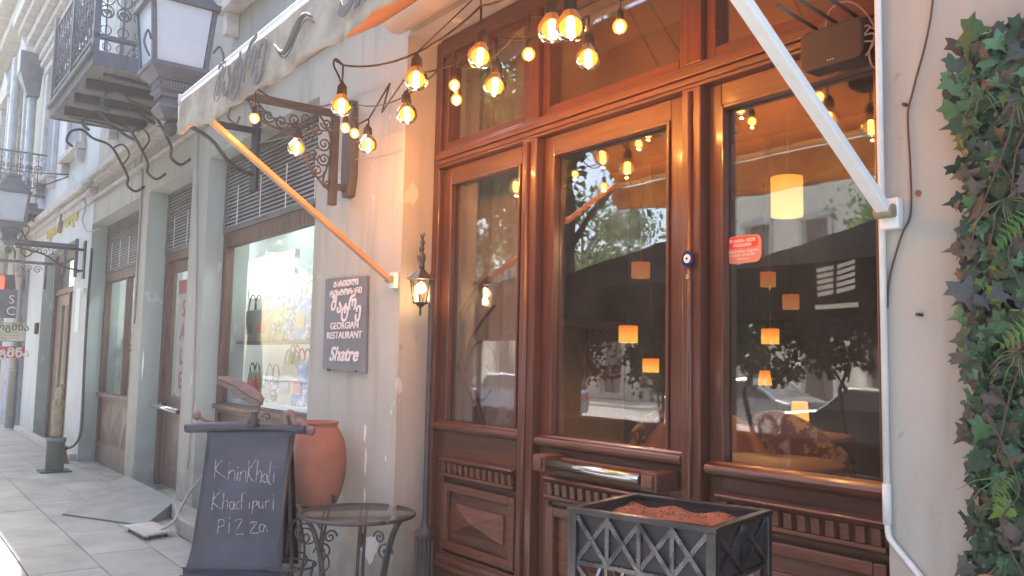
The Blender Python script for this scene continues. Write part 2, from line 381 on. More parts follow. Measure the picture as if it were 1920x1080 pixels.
# ------------------------------------------------------------------ the grey corner building
def wall(m, x0, x1, z0, z1, ops, y0, y1):
    xs = sorted({x0, x1, *[o[0] for o in ops], *[o[1] for o in ops]})
    for a, b in zip(xs, xs[1:]):
        cut = sorted([(o[2], o[3]) for o in ops if o[0] <= a and o[1] >= b]); z = z0
        for c, d in cut:
            if c > z: m.box(a, b, y0, y1, z, c)
            z = d
        if z < z1: m.box(a, b, y0, y1, z, z1)
    return m
OPS = [(-14.2,-11.32,0,3.6), (-10.867,-9.10,0,3.6), (-8.56,-5.93,0,3.6), (-4.605,-1.455,0,3.66)]
gb = thing('grey_building', 'grey plastered building with carved storefront, shop openings and iron balcony', 'building', (-6, .2, 0))
wall(MB(), -14.2, 3.5, -.02, 3.95, OPS, 0, .45).build('wall', GREY, gb)
# upper storey with windows, slightly recessed above the string course
UO = [(-12.9,-11.7,5.1,7.4), (-10.7,-9.5,4.7,7.4), (-7.9,-6.7,5.1,7.4), (-5.3,-4.1,5.1,7.4), (-2.7,-1.5,5.1,7.4)]
wall(MB(), -14.2, 3.5, 4.35, 9.0, UO, .03, .45).build('upper_wall', GREY, gb)
bx(-14.2, 3.5, .02, .45, 3.951, 4.349).build('frieze', GREY, gb)
sc1 = MB(); sc1.box(-14.19, 3.5, -.10, .019, 4.18, 4.25).box(-14.19, 3.5, -.15, .019, 4.2505, 4.33).box(-14.19,3.5,-.05,.019,3.96,4.0)
sc1.build('string_course', STONE, gb, bevel=.012)
co = MB(); co.box(-14.2,3.5,-.15,.029,8.6,8.75).box(-14.2,3.5,-.32,.029,8.751,8.9).box(-14.2,3.5,-.5,.029,8.901,9.05)
co.build('cornice', STONE, gb, bevel=.02)
bx(-14.2, 3.5, .451, 10, 8.9, 9.0).build('roof', OLDG, gb)
bx(3.2, 3.5, .451, 10, 0, 8.89).build('side_wall', GREY, gb)
def upper_window(p, x0, x1, z0, z1, st):
    w = MB(); w.box(x0-.16,x0,-.05,.028,z0-.1,z1).box(x1,x1+.16,-.05,.028,z0-.1,z1).box(x0-.2,x1+.2,-.08,.028,z1+.001,z1+.16).box(x0-.28,x1+.28,-.16,.028,z1+.161,z1+.24)
    fr = w.build('window', st, p, bevel=.01)
    s = MB(); s.box(x0-.22,x1+.22,-.14,.028,z0-.2,z0-.101).box(x0-.15,x0-.03,-.1,.028,z0-.42,z0-.201).box(x1+.03,x1+.15,-.1,.028,z0-.42,z0-.201)
    s.build('sill', st, fr, bevel=.01)
    g = MB(); g.box(x0,x0+.06,.2,.26,z0,z1).box(x1-.06,x1,.2,.26,z0,z1).box((x0+x1)/2-.04,(x0+x1)/2+.04,.2,.26,z0,z1)
    g.box(x0+.06,(x0+x1)/2-.04,.205,.255,z1-.7,z1-.62).box((x0+x1)/2+.04,x1-.06,.205,.255,z1-.7,z1-.62).box(x0+.06,(x0+x1)/2-.04,.205,.255,z1-.06,z1).box((x0+x1)/2+.04,x1-.06,.205,.255,z1-.06,z1)
    g.build('frame', WHITEP, fr)
    bx(x0, x1, .27, .28, z0, z1).build('pane', GLASS, fr)
    bx(x0, x1, .40, .42, z0, z1).build('curtain', PLWHITE, fr)
for a, b, c, d in UO: upper_window(gb, a, b, c, d, STONE)
# curved plinth stone at the foot of the pier beside the shop window
pl = MB(); pl.prism([(-9.30,.0),(-8.56,-.16),(-8.0,-.28),(-5.9,-.28),(-5.9,.0)], 0, .16, 'z')
pl.build('plinth', mat('plinth cement', (.36,.34,.32), .8, bump=.3), gb, bevel=.02)
# teal-grey linings of the recesses
rv = MB()
for (a, b, c, d) in OPS[:3]:
    rv.box(a, a+.003, .002, .449, .0, d).box(b-.003, b, .002, .449, .0, d).box(a+.0035, b-.0035, .002, .449, d-.003, d)
rv.build('reveal', TEAL, gb)
# peeled paint patches, flat islands of bare white coat on the pier
pp = MB()
for (x, z, w, h) in ((-5.005,1.13,.035,.13),(-4.985,.95,.03,.22),(-4.98,.72,.03,.14),(-4.90,.42,.28,.22),(-10.7,1.5,.09,.4),(-11.1,1.6,.05,.12),(-4.72,1.0,.015,.05)):
    n = 13; ring = []
    for k in range(n):
        a = 2*math.pi*k/n; q = random.uniform(.55, 1.05); ring.append((x+math.cos(a)*w/2*q, z+math.sin(a)*h/2*q))
    if x < -10.8: continue
    pp.prism(ring, -.0025, -.0004)
pp.build('peeled_patch', mat('bare white coat', (.78,.77,.76), .8, c2=(.66,.65,.64), scale=12), gb, kind='stuff')

# ------------------------------------------------------------------ white neighbouring building
wb = thing('white_building', 'bluish white plastered building with a tall doorway and gold letters', 'building', (-17.3, .2, 0))
WOPS = [(-18.6,-15.4,0,3.5)]
wall(MB(), -20.4, -14.202, -.02, 3.95, WOPS, .0, .45).build('wall', WHITE, wb)
WU = [(-16.7,-15.5,5.2,7.4), (-19.5,-18.3,5.2,7.4)]
wall(MB(), -20.4, -14.202, 4.35, 8.9, WU, .03, .45).build('upper_wall', WHITE, wb)
s2 = MB(); s2.box(-20.42,-14.202,-.03,.449,3.951,4.349).box(-20.45,-14.21,-.13,-.031,4.2,4.33).box(-20.43,-14.21,-.07,-.031,4.08,4.17)
s2.build('string_course', STONE, wb, bevel=.01)
c2 = MB(); c2.box(-20.45,-14.202,-.12,.029,7.9,8.05).box(-20.5,-14.202,-.22,.029,8.051,8.2).box(-20.55,-14.202,-.36,.029,8.201,8.4).box(-20.6,-14.202,-.52,.029,8.401,8.55).box(-20.65,-14.202,-.62,.029,8.551,8.75)
c2.build('cornice', STONE, wb, bevel=.02)
bx(-20.4, -14.202, .451, 10, 8.8, 8.9).build('roof', OLDG, wb)
for a, b, c, d in WU: upper_window(wb, a, b, c, d, STONE)
r2 = MB(); r2.box(-18.6,-18.597,.002,.449,0,3.5).box(-15.403,-15.4,.002,.449,0,3.5).box(-18.596,-15.404,.002,.449,3.497,3.5)
r2.build('reveal', TEAL, wb)
stp = MB(); stp.box(-20.4,-14.3,-.10,-.0005,0,.11); stp.build('plinth', STONE, wb, bevel=.01)
wd = MB()
wd.box(-18.59,-18.42,.2,.33,0,3.49).box(-15.58,-15.41,.2,.33,0,3.49).box(-18.419,-15.581,.21,.32,2.72,2.82).box(-18.419,-15.581,.21,.32,3.35,3.49).box(-17.05,-16.95,.205,.325,0,2.719)
dr = wd.build('door', OLDW, wb)
for a, b in ((-18.41,-17.06),(-16.94,-15.59)):
    bx(a, b, .24, .29, 0.02, 2.71).build('leaf', mat('door leaf wood', (.23,.12,.07), .45, c2=(.15,.08,.05), stretch=(6,6,.8)), dr)
    f = MB(); f.box(a+.15,b-.15,.225,.239,.25,1.0).box(a+.15,b-.15,.225,.239,1.15,2.5); f.build('raised_panel', OLDW, dr, bevel=.01)
bx(-18.41,-15.59,.26,.27,2.83,3.34).build('fanlight', GLASS, dr)
bx(-17.33,-17.28,.14,.2,1.0,2.5).build('pull_rail', BRASS, dr, bevel=.02)
# oval emblem and gold letters
sg = thing('gold_letter_sign', 'gold letters either side of an oval emblem over the far doorway', 'sign', (-16.9, 0, 3.95))
MB().prism([(-16.92+.17*math.cos(a), 4.06+.3*math.sin(a)) for a in [2*math.pi*k/20 for k in range(20)]], -.06, -.001).build('emblem_rim', BRASS, sg)
MB().prism([(-16.92+.12*math.cos(a), 4.06+.24*math.sin(a)) for a in [2*math.pi*k/20 for k in range(20)]], -.075, -.0605).build('emblem', mat('emblem', (.40,.26,.2), .5, c2=(.75,.7,.6), scale=8, lo=.45, hi=.55), sg)
text('ოქრო', .34, GOLD, 'lettering', sg, (-17.85, -.01, 3.90), weight=.008, ext=.015)
text('სახლი', .34, GOLD, 'lettering', sg, (-15.95, -.01, 3.92), weight=.008, ext=.015)
tag(bx(-18.90,-18.72,-.06,-.001,1.98,2.2).build('intercom_box', BOXM, bevel=.01), 'small black box on the white pilaster left of the far doorway', 'box')
lb = MB(); lb.box(-15.06,-14.72,-.012,-.001,1.95,2.65); tag(lb.build('notice_plate', PLWHITE), 'thin pale notice plate on the white pilaster right of the far doorway', 'plate')

# building farther down on our side
fb = thing('far_building', 'weathered pale building with tall windows beyond the poster wall', 'building', (-30, .2, 0))
wall(MB(), -60, -20.7, -.02, 12, [(-24.6,-23.2,4.9,8.6),(-28,-26.6,4.9,8.6),(-32,-30.6,4.9,8.6),(-36,-34.6,4.9,8.6),(-27.5,-25.2,0,3.4),(-33,-30,0,3.4)], .1, .6).build('wall', mat('weathered ochre wall', (.56,.53,.46), .8, c2=(.38,.35,.30), scale=2, bump=.3), fb)
bx(-60,-20.7,.7,.8,0,9).build('back_wall', IRON, fb)
for x in (-24.6,-28,-32,-36):
    u = MB(); u.box(x-.25,x,-.05,.099,4.7,8.6).box(x+1.4,x+1.65,-.05,.099,4.7,8.6).box(x-.35,x+1.75,-.12,.099,8.601,8.9)
    u.prism([(x-.3,8.901),(x+1.7,8.901),(x+.7,9.5)], -.1, .099)
    w = u.build('window', STONE, fb, bevel=.02)
    g = MB(); g.box(x+.65,x+.75,.3,.36,4.9,8.6).box(x,x+.649,.3,.36,7.4,7.5).box(x+.751,x+1.4,.3,.36,7.4,7.5); g.build('frame', WHITEP, w)
    bx(x, x+1.4, .37, .38, 4.9, 8.6).build('pane', GLASS, w)
cn = MB(); cn.box(-60,-20.7,-.3,.099,9.9,10.2).box(-60,-20.7,-.6,.099,10.201,10.5).box(-60,-20.7,-.12,.099,4.1,4.4); cn.build('cornice', STONE, fb, bevel=.03)
ps = thing('poster_wall', 'blue and violet poster covered panel beyond the white building', 'panel', (-22.2, .1, 0))
bx(-23.6, -20.75, -.02, .098, 0, 3.4).build('board', mat('grey painted panel', (.36,.38,.44), .6, c2=(.28,.29,.35), scale=3), ps)
bx(-23.2, -20.9, -.035, -.021, .15, 1.6).build('poster', BLUEP, ps)
st = MB()
for k in range(5): st.box(-22.9,-21.0,-.04,-.0355,1.75+k*.14,1.80+k*.14)
st.build('poster', mat('pale violet print', (.35,.36,.60), .6), ps)
text('@', .6, mat('faint blue scrawl', (.17,.25,.33), .7), 'graffiti', ps, (-21.6, -.03, 2.9), shear=.5)
MB().lathe([(.26,0),(.26,.02)], (0,0,0), 20).build
o = MB().prism([(-21.35+.3*math.cos(a), 2.1+.22*math.sin(a)) for a in [2*math.pi*k/18 for k in range(18)]], -.05, -.0405).build('poster', mat('poster pinkish red', (.55,.12,.16), .6, c2=(.4,.25,.35), scale=5), ps)

# drainpipes
def drain(x, label, r=.09, top=7.2, head=True):
    t = thing('drainpipe', label, 'drainpipe', (x, -.12, 0), group=None)
    MB().tube([(x,-.12,0.02),(x,-.12,top)], r, 12).build('pipe', mat('weathered zinc', (.50,.50,.47), .5, metal=.3, c2=(.36,.37,.34), scale=5), t)
    for z in (1.2, 3.2, 5.2):
        if z < top: MB().tube([(x,-.12,z),(x,-.12,z+.06)], r+.012, 12).build('clamp', STONE, t)
    if head:
        MB().hexa([(x-.11,-.24,top+.01),(x+.11,-.24,top+.01),(x+.11,.0,top+.01),(x-.11,0,top+.01),(x-.24,-.42,top+.5),(x+.24,-.42,top+.5),(x+.24,0.02,top+.5),(x-.24,.02,top+.5)]).box(x-.25,x+.25,-.43,.03,top+.501,top+.95).build('rain_head', IRONB, t, bevel=.01)
drain(-20.95, 'pale drainpipe with dark rain head at the corner of the white building')
drain(-24.2, 'plain pale drainpipe beyond the poster wall', .11, 9.0, False)

# ------------------------------------------------------------------ balconies
def balcony(x0, x1, label):
    L = x1-x0; t = thing('iron_balcony', label, 'balcony', (x0, 0, 4.43), group='iron balconies over the street')
    o = Vector((x0,0,4.43)); origin[t.name] = Vector((0,0,0))
    m = MB(); m.box(.02,L-.02,-1.02,.0,.02,.06); m.build('deck', mat('dark balcony boards', (.24,.235,.25), .7, c2=(.16,.155,.165), stretch=(1,8,1)), t)
    f = MB(); f.box(0,L,-1.06,-1.021,0,.15).box(0,.019,-1.0205,-.12,0,.15).box(L-.019,L,-1.0205,-.12,0,.15); f.box(-.03,L+.03,-1.09,-1.0605,.12,.17)
    f.build('edge_beam', IRONB, t, bevel=.004)
    j = MB()
    for k in range(1,4): j.box(L*k/4-.04,L*k/4+.04,-1.0,-.01,-.08,.0195)
    j.build('joist', IRON, t)
    for z in (.28, 1.12):
        r = MB(); r.box(0,L,-1.05,-1.02,z,z+.035).box(0,.03,-1.0195,-.01,z,z+.035).box(L-.03,L,-1.0195,-.01,z,z+.035); r.build('rail', IRONB, t)
    pm = bx(-.03,.03,-.03,.03,.1505,1.25).mesh('post', IRONB); 
    for x, y in ((.03,-1.035),(L-.03,-1.035),(L/2,-1.035)): inst(pm, 'post', t, (x,y,0))
    bm = MB().tube([(0,0,.16),(0,0,1.12)], .009, 5).mesh('baluster', IRONB)
    sm_ = MB()
    for sgn in (1,-1):
        sm_.tube(spiral((0,0,.55), .075, 1.5, R(90), sgn, (1,0,0), (0,0,1), 18), .008, 4)
        sm_.tube(spiral((0,0,.85), .075, 1.5, R(-90), sgn, (1,0,0), (0,0,1), 18), .008, 4)
    sm_.tube([(.07*math.cos(a),0,.70+.07*math.sin(a)) for a in [2*math.pi*k/14 for k in range(15)]], .007, 4)
    sm_.tube([(.05*math.cos(a),0,1.04+.05*math.sin(a)) for a in [2*math.pi*k/14 for k in range(15)]], .006, 4)
    sm_.tube([(.05*math.cos(a),0,.37+.05*math.sin(a)) for a in [2*math.pi*k/14 for k in range(15)]], .006, 4)
    sme = sm_.mesh('scroll', IRONB)
    n = int(L/.16)
    for k in range(1, n):
        inst(bm, 'baluster', t, (L*k/n, -1.035, 0))
    for k in range(n): inst(sme, 'scroll', t, (L*(k+.5)/n, -1.035, 0))
    for xe in (.015, L-.015):
        for k in range(1, 7): inst(bm, 'baluster', t, (xe, -1.035*k/6.5, 0))
        for k in range(6): inst(sme, 'scroll', t, (xe, -1.035*(k+.5)/6.5-.08, 0), (0,0,R(90)))
    for xb in (L*.12, L*.5, L*.88):
        a = catmull([(xb,0,-.72),(xb,-.1,-.80),(xb,-.2,-.74),(xb,-.2,-.64),(xb,-.27,-.5),(xb,-.42,-.28),(xb,-.62,-.22),(xb,-.74,-.14),(xb,-.86,-.18),(xb,-.9,-.3),(xb,-.83,-.36)], 5)
        m = MB().tube(a, .016, 6)
        m.tube(catmull([(xb,-.27,-.5),(xb,-.2,-.35),(xb,-.28,-.24),(xb,-.38,-.3),(xb,-.34,-.38)], 5), .011, 6)
        m.tube(catmull([(xb,-.02,-.2),(xb,-.25,-.12),(xb,-.45,-.02),(xb,-.9,0.0)], 4), .02, 6)
        m.build('bracket', IRON, t)
    for ob in t.children: ob.visible_shadow = True
    return t
balcony(-11.42, -8.92, 'iron balcony with ornate railing above the grey shop pillars')
balcony(-21.6, -19.05, 'farther iron balcony with ornate railing on the white building')

# ------------------------------------------------------------------ wall lanterns
def wall_lantern(x, y, z, label, s=1.0, rz=0):
    t = thing('wall_lantern', label, 'lantern', (x, y, z), group='big square lanterns on the facade'); origin[t.name] = Vector((0,0,0))
    t.scale = (s,s,s)
    def fr(m, h0, z0, h1, z1):
        return m.hexa([(-h0,-h0,z0),(h0,-h0,z0),(h0,h0,z0),(-h0,h0,z0),(-h1,-h1,z1),(h1,-h1,z1),(h1,h1,z1),(-h1,h1,z1)])
    MB().sphere((0,0,.05), .062, 14, 10, 1.15).build('finial', IRON, t)
    m = MB(); fr(m, .075,.13,.13,.20); m.box(-.135,.135,-.135,.135,.201,.235); fr(m,.11,.2355,.10,.30); m.box(-.125,.125,-.125,.125,.3005,.325)
    fr(m,.12,.3255,.12,.345); fr(m,.125,.3455,.15,.36); m.box(-.152,.152,-.152,.152,.3605,.38); m.box(-.14,.14,-.14,.14,.3805,.44); m.box(-.165,.165,-.165,.165,.4405,.455); fr(m,.16,.4555,.235,.53)
    m.build('pedestal', IRONB, t, bevel=.003)
    d = MB()
    for k in range(-4,5):
        for q in (-1,1): d.box(k*.026-.007,k*.026+.007,q*.146-.006,q*.146+.006,.388,.432); d.box(q*.146-.006,q*.146+.006,k*.026-.007,k*.026+.007,.388,.432)
    d.build('dentil_band', mat('lantern grey', (.22,.22,.27), .5), t, kind='stuff')
    g = MB()
    g.box(-.245,.245,-.245,.245,.5305,.57)
    for i in (-1,1):
        for j in (-1,1):
            g.hexa([(i*.215-.02,j*.215-.02,.5705),(i*.215+.02,j*.215-.02,.5705),(i*.215+.02,j*.215+.02,.5705),(i*.215-.02,j*.215+.02,.5705),
                    (i*.26-.02,j*.26-.02,1.1),(i*.26+.02,j*.26-.02,1.1),(i*.26+.02,j*.26+.02,1.1),(i*.26-.02,j*.26+.02,1.1)])
    g.box(-.30,.30,-.30,.30,1.101,1.15); fr(g,.28,1.1505,.12,1.40); fr(g,.12,1.4005,.14,1.45)
    g.build('frame', IRONB, t, bevel=.003)
    for q in (0,90,180,270):
        p = MB().hexa([(-.19,-.212,.572),(.19,-.212,.572),(.19,-.204,.572),(-.19,-.204,.572),(-.235,-.257,1.098),(.235,-.257,1.098),(.235,-.249,1.098),(-.235,-.249,1.098)]).mesh('panel', FROST)
        inst(p, 'panel', t, (0,0,0), (0,0,R(q)))
    s_ = MB()
    for k in (0,90,180,270):
        rm = Matrix.Rotation(R(k), 3, 'Z')
        s_.tube([rm @ p for p in catmull([Vector((.27,-.27,.57)),Vector((.33,-.33,.66)),Vector((.30,-.30,.78)),Vector((.26,-.26,.72))],4)], .01, 5)
    s_.build('corner_scroll', IRONB, t)
    ln = -y/s
    a = MB().beam((0,.05,.17),(0,ln-.01,.17),.05,.05).tube(catmull([(0,ln-.02,-.25),(0,ln*.7,-.18),(0,ln*.45,.02),(0,.12,.12)],6), .018, 6).box(-.08,.08,ln-.03,ln-.001,-.4,.35)
    a.build('arm', IRON, t)
    return t
wall_lantern(-7.22, -.74, 3.43, 'big square lantern with pale panels above the awning corner', .94)
wall_lantern(-14.6, -1.05, 3.10, 'farther square lantern under the second iron balcony', .8)

# ------------------------------------------------------------------ shop windows and SALE door (recessed joinery with louvred transoms)
def louvre(parent, x0, x1, z0, z1, y, n):
    f = MB(); f.box(x0,x0+.05,y-.02,y+.06,z0,z1).box(x1-.05,x1,y-.02,y+.06,z0,z1).box(x0+.0505,x1-.0505,y-.02,y+.06,z0,z0+.05).box(x0+.0505,x1-.0505,y-.02,y+.06,z1-.05,z1)
    lf = f.build('louvre', OLDG, parent, bevel=.003)
    w = x1-x0-.102; h = (z1-z0-.1)/n
    sm = MB().hexa([(-w/2,-.016,-h*.34),(w/2,-.016,-h*.34),(w/2,-.008,-h*.40),(-w/2,-.008,-h*.40),(-w/2,-.006,h*.30),(w/2,-.006,h*.30),(w/2,.030,h*.34),(-w/2,.030,h*.34)]).mesh('slat', LOUV)
    for k in range(n): inst(sm, 'slat', lf, ((x0+x1)/2, y+.005, z0+.05+h*(k+.5)))
    c = MB()
    q = max(2, int((x1-x0)/.55))
    for i in range(1, q+1): 
        xx = x0+(x1-x0)*(i-.4)/(q+.3); c.box(xx-.008,xx+.008,y-.013,y-.008,z0+.051,z1-.3)
    c.build('slat_cord', WHITEP, lf)
    bx(x0+.01, x1-.01, y+.0605, y+.08, z0+.01, z1-.01).build('backing', IRON, lf)
def shop_window(x0, x1, y, label, zs, n, mulls=()):
    t = thing('shop_window', label, 'shop window', ((x0+x1)/2, y, 0), group='recessed shop fronts')
    louvre(t, x0+.004, x1-.004, 2.84, 3.59, y, n)
    f = MB(); f.box(x0+.004,x0+.09,y-.01,y+.08,.005,2.8395).box(x1-.09,x1-.004,y-.01,y+.08,.005,2.8395).box(x0+.0905,x1-.0905,y-.01,y+.08,2.70,2.8395).box(x0+.0905,x1-.0905,y-.01,y+.08,zs-.1,zs)
    for mx in mulls: f.box(mx-.03,mx+.03,y-.01,y+.08,zs+.0005,2.6995)
    f.build('frame', OLDW, t, bevel=.006)
    bx(x0+.02, x1-.02, y-.05, y-.0105, zs-.06, zs-.015).build('sill', OLDW, t, bevel=.008)
    bx(x0+.09, x1-.09, y+.03, y+.036, zs, 2.70).build('pane', GLASSP, t)
    p = MB(); p.box(x0+.0905,x1-.0905,y+.02,y+.07,.005,zs-.1005); p.box(x0+.0905,x1-.0905,y-.005,y+.0195,.005,.30); b = p.build('stall_riser', OLDW, t, bevel=.004)
    nn = max(2, int((x1-x0)/.7)); w = (x1-x0-.24)/nn
    for k in range(nn):
        a = x0+.12+w*k+.03; c = x0+.12+w*(k+1)-.03; zz0, zz1 = .34, zs-.16; cx_, cz = (a+c)/2, (zz0+zz1)/2
        MB().add([(a,y+.019,zz0),(c,y+.019,zz0),(c,y+.019,zz1),(a,y+.019,zz1),(cx_,y-.022,cz)], [(0,1,4),(1,2,4),(2,3,4),(3,0,4)]).build('diamond_panel', OLDW, t)
    return t
sw1 = shop_window(-8.56, -5.93, .19, 'lit display window with handbags behind the blackboard sign', 1.16, 17)
sw3 = shop_window(-14.2, -11.32, .24, 'farther lit display window between two plastered piers', 1.05, 17, (-12.8,))
# louvre drop chain shades etc are in louvre(); stone threshold ledge under the farther window
sd_ = thing('shop_door', 'brown glazed shop door with a vertical SALE banner in the glass', 'door', (-10, .24, 0), group='recessed shop fronts')
louvre(sd_, -10.863, -9.104, 2.84, 3.59, .24, 17)
f = MB(); f.box(-10.863,-10.75,.23,.33,.08,2.8395).box(-9.22,-9.104,.23,.33,.08,2.8395).box(-10.7495,-9.2205,.23,.33,2.74,2.8395); f.build('frame', OLDW, sd_, bevel=.006)
f = MB(); f.box(-10.7,-10.58,.26,.31,.1,2.72).box(-9.42,-9.30,.26,.31,.1,2.72).box(-10.5795,-9.4205,.26,.31,2.6,2.72).box(-10.5795,-9.4205,.26,.31,1.0,1.14).box(-10.5795,-9.4205,.26,.31,.1,.28).box(-10.5795,-9.4205,.27,.30,.2805,.9995)
f.build('leaf', OLDW, sd_, bevel=.005)
bx(-10.58,-9.42,.28,.286,1.14,2.6).build('pane', GLASSP, sd_)
for zz0, zz1 in ((.34,.94),):
    a, c = -10.5, -9.5; MB().add([(a,.269,zz0),(c,.269,zz0),(c,.269,zz1),(a,.269,zz1),((a+c)/2,.235,(zz0+zz1)/2)], [(0,1,4),(1,2,4),(2,3,4),(3,0,4)]).build('diamond_panel', OLDW, sd_)
hb = MB().tube([(-10.72,.12,1.03),(-9.6,.12,1.0)], .028, 10).tube([(-10.6,.12,1.03),(-10.6,.259,1.03)], .014, 8).tube([(-9.7,.12,1.0),(-9.7,.259,1.0)], .014, 8); hb.build('handle', CHROME, sd_)
bx(-10.44, -10.0, .30, .304, 1.16, 2.5).build('banner', mat('pale pink banner', (.72,.62,.63), .6), sd_)
for ch, z in zip('SALE', (2.15, 1.88, 1.6, 1.32)):
    text(ch, .27, mat('faded red lettering', (.62,.16,.15), .6), 'lettering', sd_, (-10.2, .293, z), weight=.008, sx=1.15)
bx(-10.44,-10.0,.2945,.2995,2.34,2.5).build('banner_head', REDP, sd_)

# shop interior behind the three openings
si = MB(); si.box(-14.3,-5.84,1.62,1.7,0,3.55).box(-14.3,-5.84,.56,1.619,3.551,3.62).box(-14.3,-5.84,.4505,1.619,.02,.1).box(-14.35,-14.3,.4505,1.619,.101,3.55).box(-5.90,-5.84,.4505,1.619,.101,3.55)
si.build('shop_interior_wall', PLWHITE, kind='structure')
for (x0, x1) in ((-13.8,-11.5),(-10.5,-9.4),(-8.5,-6.2)):
    t = thing('shop_ceiling_lamp', {-13.8:'lit ceiling lamp inside the farther display window',-10.5:'lit ceiling lamp behind the SALE door',-8.5:'lit ceiling lamp inside the handbag window'}[x0], 'lamp', ((x0+x1)/2,1.0,3.5), group='white ceiling lamps in the shops')
    bx(x0,x1,.8,1.2,3.5,3.55).build('housing', WHITEP, t); bx(x0+.03,x1-.03,.83,1.17,3.485,3.4995).build('diffuser', WLIGHT, t)
# display shelf and goods
shf = bx(-9.0,-6.0,.36,.72,1.74,1.76).build('display_shelf', IRON, bevel=.003); tag(shf, 'dark shelf carrying handbags in the lit display window', 'shelf')
shf2 = bx(-14.9,-11.5,.40,.75,1.66,1.68).build('display_shelf', IRON, bevel=.003); tag(shf2, 'dark shelf with a bag in the farther display window', 'shelf')
base1 = bx(-9.0,-6.0,.30,.9,.9,1.19).build('display_plinth', PLWHITE); tag(base1, 'white display ledge at the bottom of the handbag window', 'ledge')
sp = thing('lit_panel', 'glowing white square panel high in the handbag window', 'panel', (-9.9,1.2,2.6)); bx(-10.58,-9.3,1.2,1.24,2.36,2.84).build('screen', SCREEN, sp); bx(-10.61,-9.27,1.241,1.3,2.33,2.87).build('casing', WHITEP, sp)
def bag(x, y, z, w, h, d, m1, m2, label, flip=False):
    t = thing('handbag', label, 'handbag', (x,y,z), group='bags in the display windows'); origin[t.name] = Vector((0,0,0))
    b = MB().hexa([(-w/2,-d/2,0),(w/2,-d/2,0),(w/2,d/2,0),(-w/2,d/2,0),(-w*.44,-d*.2,h),(w*.44,-d*.2,h),(w*.44,d*.2,h),(-w*.44,d*.2,h)])
    b.build('body', m1, t, bevel=.012)
    bx(-w*.3,w*.3,-d/2-.004,-d/2-.0005,h*.25,h*.55).build('pocket', m2, t)
    for q in (-1,1): MB().tube([(w*.25*math.cos(a)*1.0, q*d*.22, h+w*.38*math.sin(a)) for a in [math.pi*k/10 for k in range(11)]], .008, 6).build('strap', m2, t)
M1 = mat('grey green leather', (.26,.28,.25), .4); M2 = mat('ochre leather', (.45,.30,.06), .4, c2=(.25,.18,.05), scale=20); M3 = mat('black white print', (.05,.05,.06), .5, c2=(.6,.6,.6), scale=25, lo=.5, hi=.56)
M4 = mat('blue print cloth', (.05,.18,.50), .5, c2=(.5,.55,.6), scale=14, lo=.5, hi=.6); M5 = mat('red cloth', (.55,.06,.07), .5); M6 = mat('cream cloth', (.55,.50,.36), .6, c2=(.4,.42,.28), scale=8); M7 = mat('green print', (.15,.35,.12), .5, c2=(.5,.55,.1), scale=16, lo=.45, hi=.55)
bag(-8.50,.52,1.761,.40,.33,.14,M1,mat('dull olive', (.16,.17,.14), .5),'grey green handbag at the far end of the display shelf')
bag(-8.10,.50,1.761,.30,.33,.12,M2,M5,'ochre handbag beside the grey green one on the display shelf')
bag(-7.76,.52,1.761,.30,.33,.12,M7,M3,'green and yellow printed bag mid display shelf')
bag(-7.44,.50,1.761,.26,.33,.12,M3,M4,'black and white printed bag on the display shelf')
bag(-7.12,.48,1.761,.32,.42,.12,M4,M2,'blue printed bag at the near end of the display shelf')
bag(-7.45,.50,1.191,.34,.36,.14,M6,M1,'cream handbag standing on the display ledge')
bag(-7.08,.46,1.191,.26,.40,.12,M4,M5,'blue and red bag standing on the display ledge by the frame')
bag(-7.95,.52,1.191,.3,.24,.14,M3,M1,'small black and white bag low in the display window')
bag(-7.25,.70,1.191,.3,.50,.12,mat('tan leather', (.36,.19,.10), .5),M3,'tall tan bag behind the cream one on the ledge')
bag(-8.65,.60,1.191,.26,.26,.12,M2,M3,'small ochre bag at the far end of the display ledge')
bag(-8.3,.46,1.191,.2,.2,.1,M5,M6,'small red bag low on the display ledge')
bag(-6.85,.50,1.761,.24,.36,.1,M2,M3,'ochre bag partly behind the window frame on the display shelf')
bag(-7.68,.62,1.191,.26,.44,.1,M7,M2,'green printed bag behind the small black and white one')
bag(-14.0,.55,1.681,.30,.30,.12,M3,M1,'dark bag on the shelf of the farther display window')
bag(-14.0,.55,1.151,.36,.30,.14,M6,M1,'pale bag low in the farther display window')
tag(bx(-13.9,-11.5,.5,1.5,.9,1.15).build('display_plinth', PLWHITE), 'white display ledge in the farther window', 'ledge')

# ------------------------------------------------------------------ restaurant storefront
FY = .25                                  # face of the leaves
sf = thing('restaurant_storefront', 'varnished red brown wooden restaurant front with big glass panes', 'storefront', (-3.1, .28, 0))
MUL = [(-3.645,-3.52), (-2.49,-2.385)]
f = MB(); f.box(-4.602,-4.53,.215,.36,0.0,3.655); f.build('jamb', WOOD, sf, bevel=.006)
bx(-1.56,-1.458,.215,.36,0,3.655).build('jamb', WOOD, sf, bevel=.006)
for a, b in MUL:
    bx(a, b, .195, .36, 0, 2.8195).build('mullion', WOOD, sf, bevel=.007)
    MB().tube([((a+b)/2,.192,.05),((a+b)/2,.192,2.80)], .012, 8).build('bead', WOOD, sf)
    bx(a+.005, b-.005, .205, .36, 2.9305, 3.55).build('upper_mullion', WOOD, sf, bevel=.007)
m = MB(); m.box(-4.529,-1.561,.20,.36,2.82,2.93); tb = m.build('transom_bar', WOODH, sf, bevel=.008)
m = MB(); m.box(-4.529,-1.561,.175,.1995,2.865,2.905).box(-4.529,-1.561,.187,.1995,2.835,2.864); m.build('transom_moulding', WOODH, sf, bevel=.006)
bx(-4.529,-1.561,.20,.36,3.5505,3.655).build('head_rail', WOODH, sf, bevel=.006)
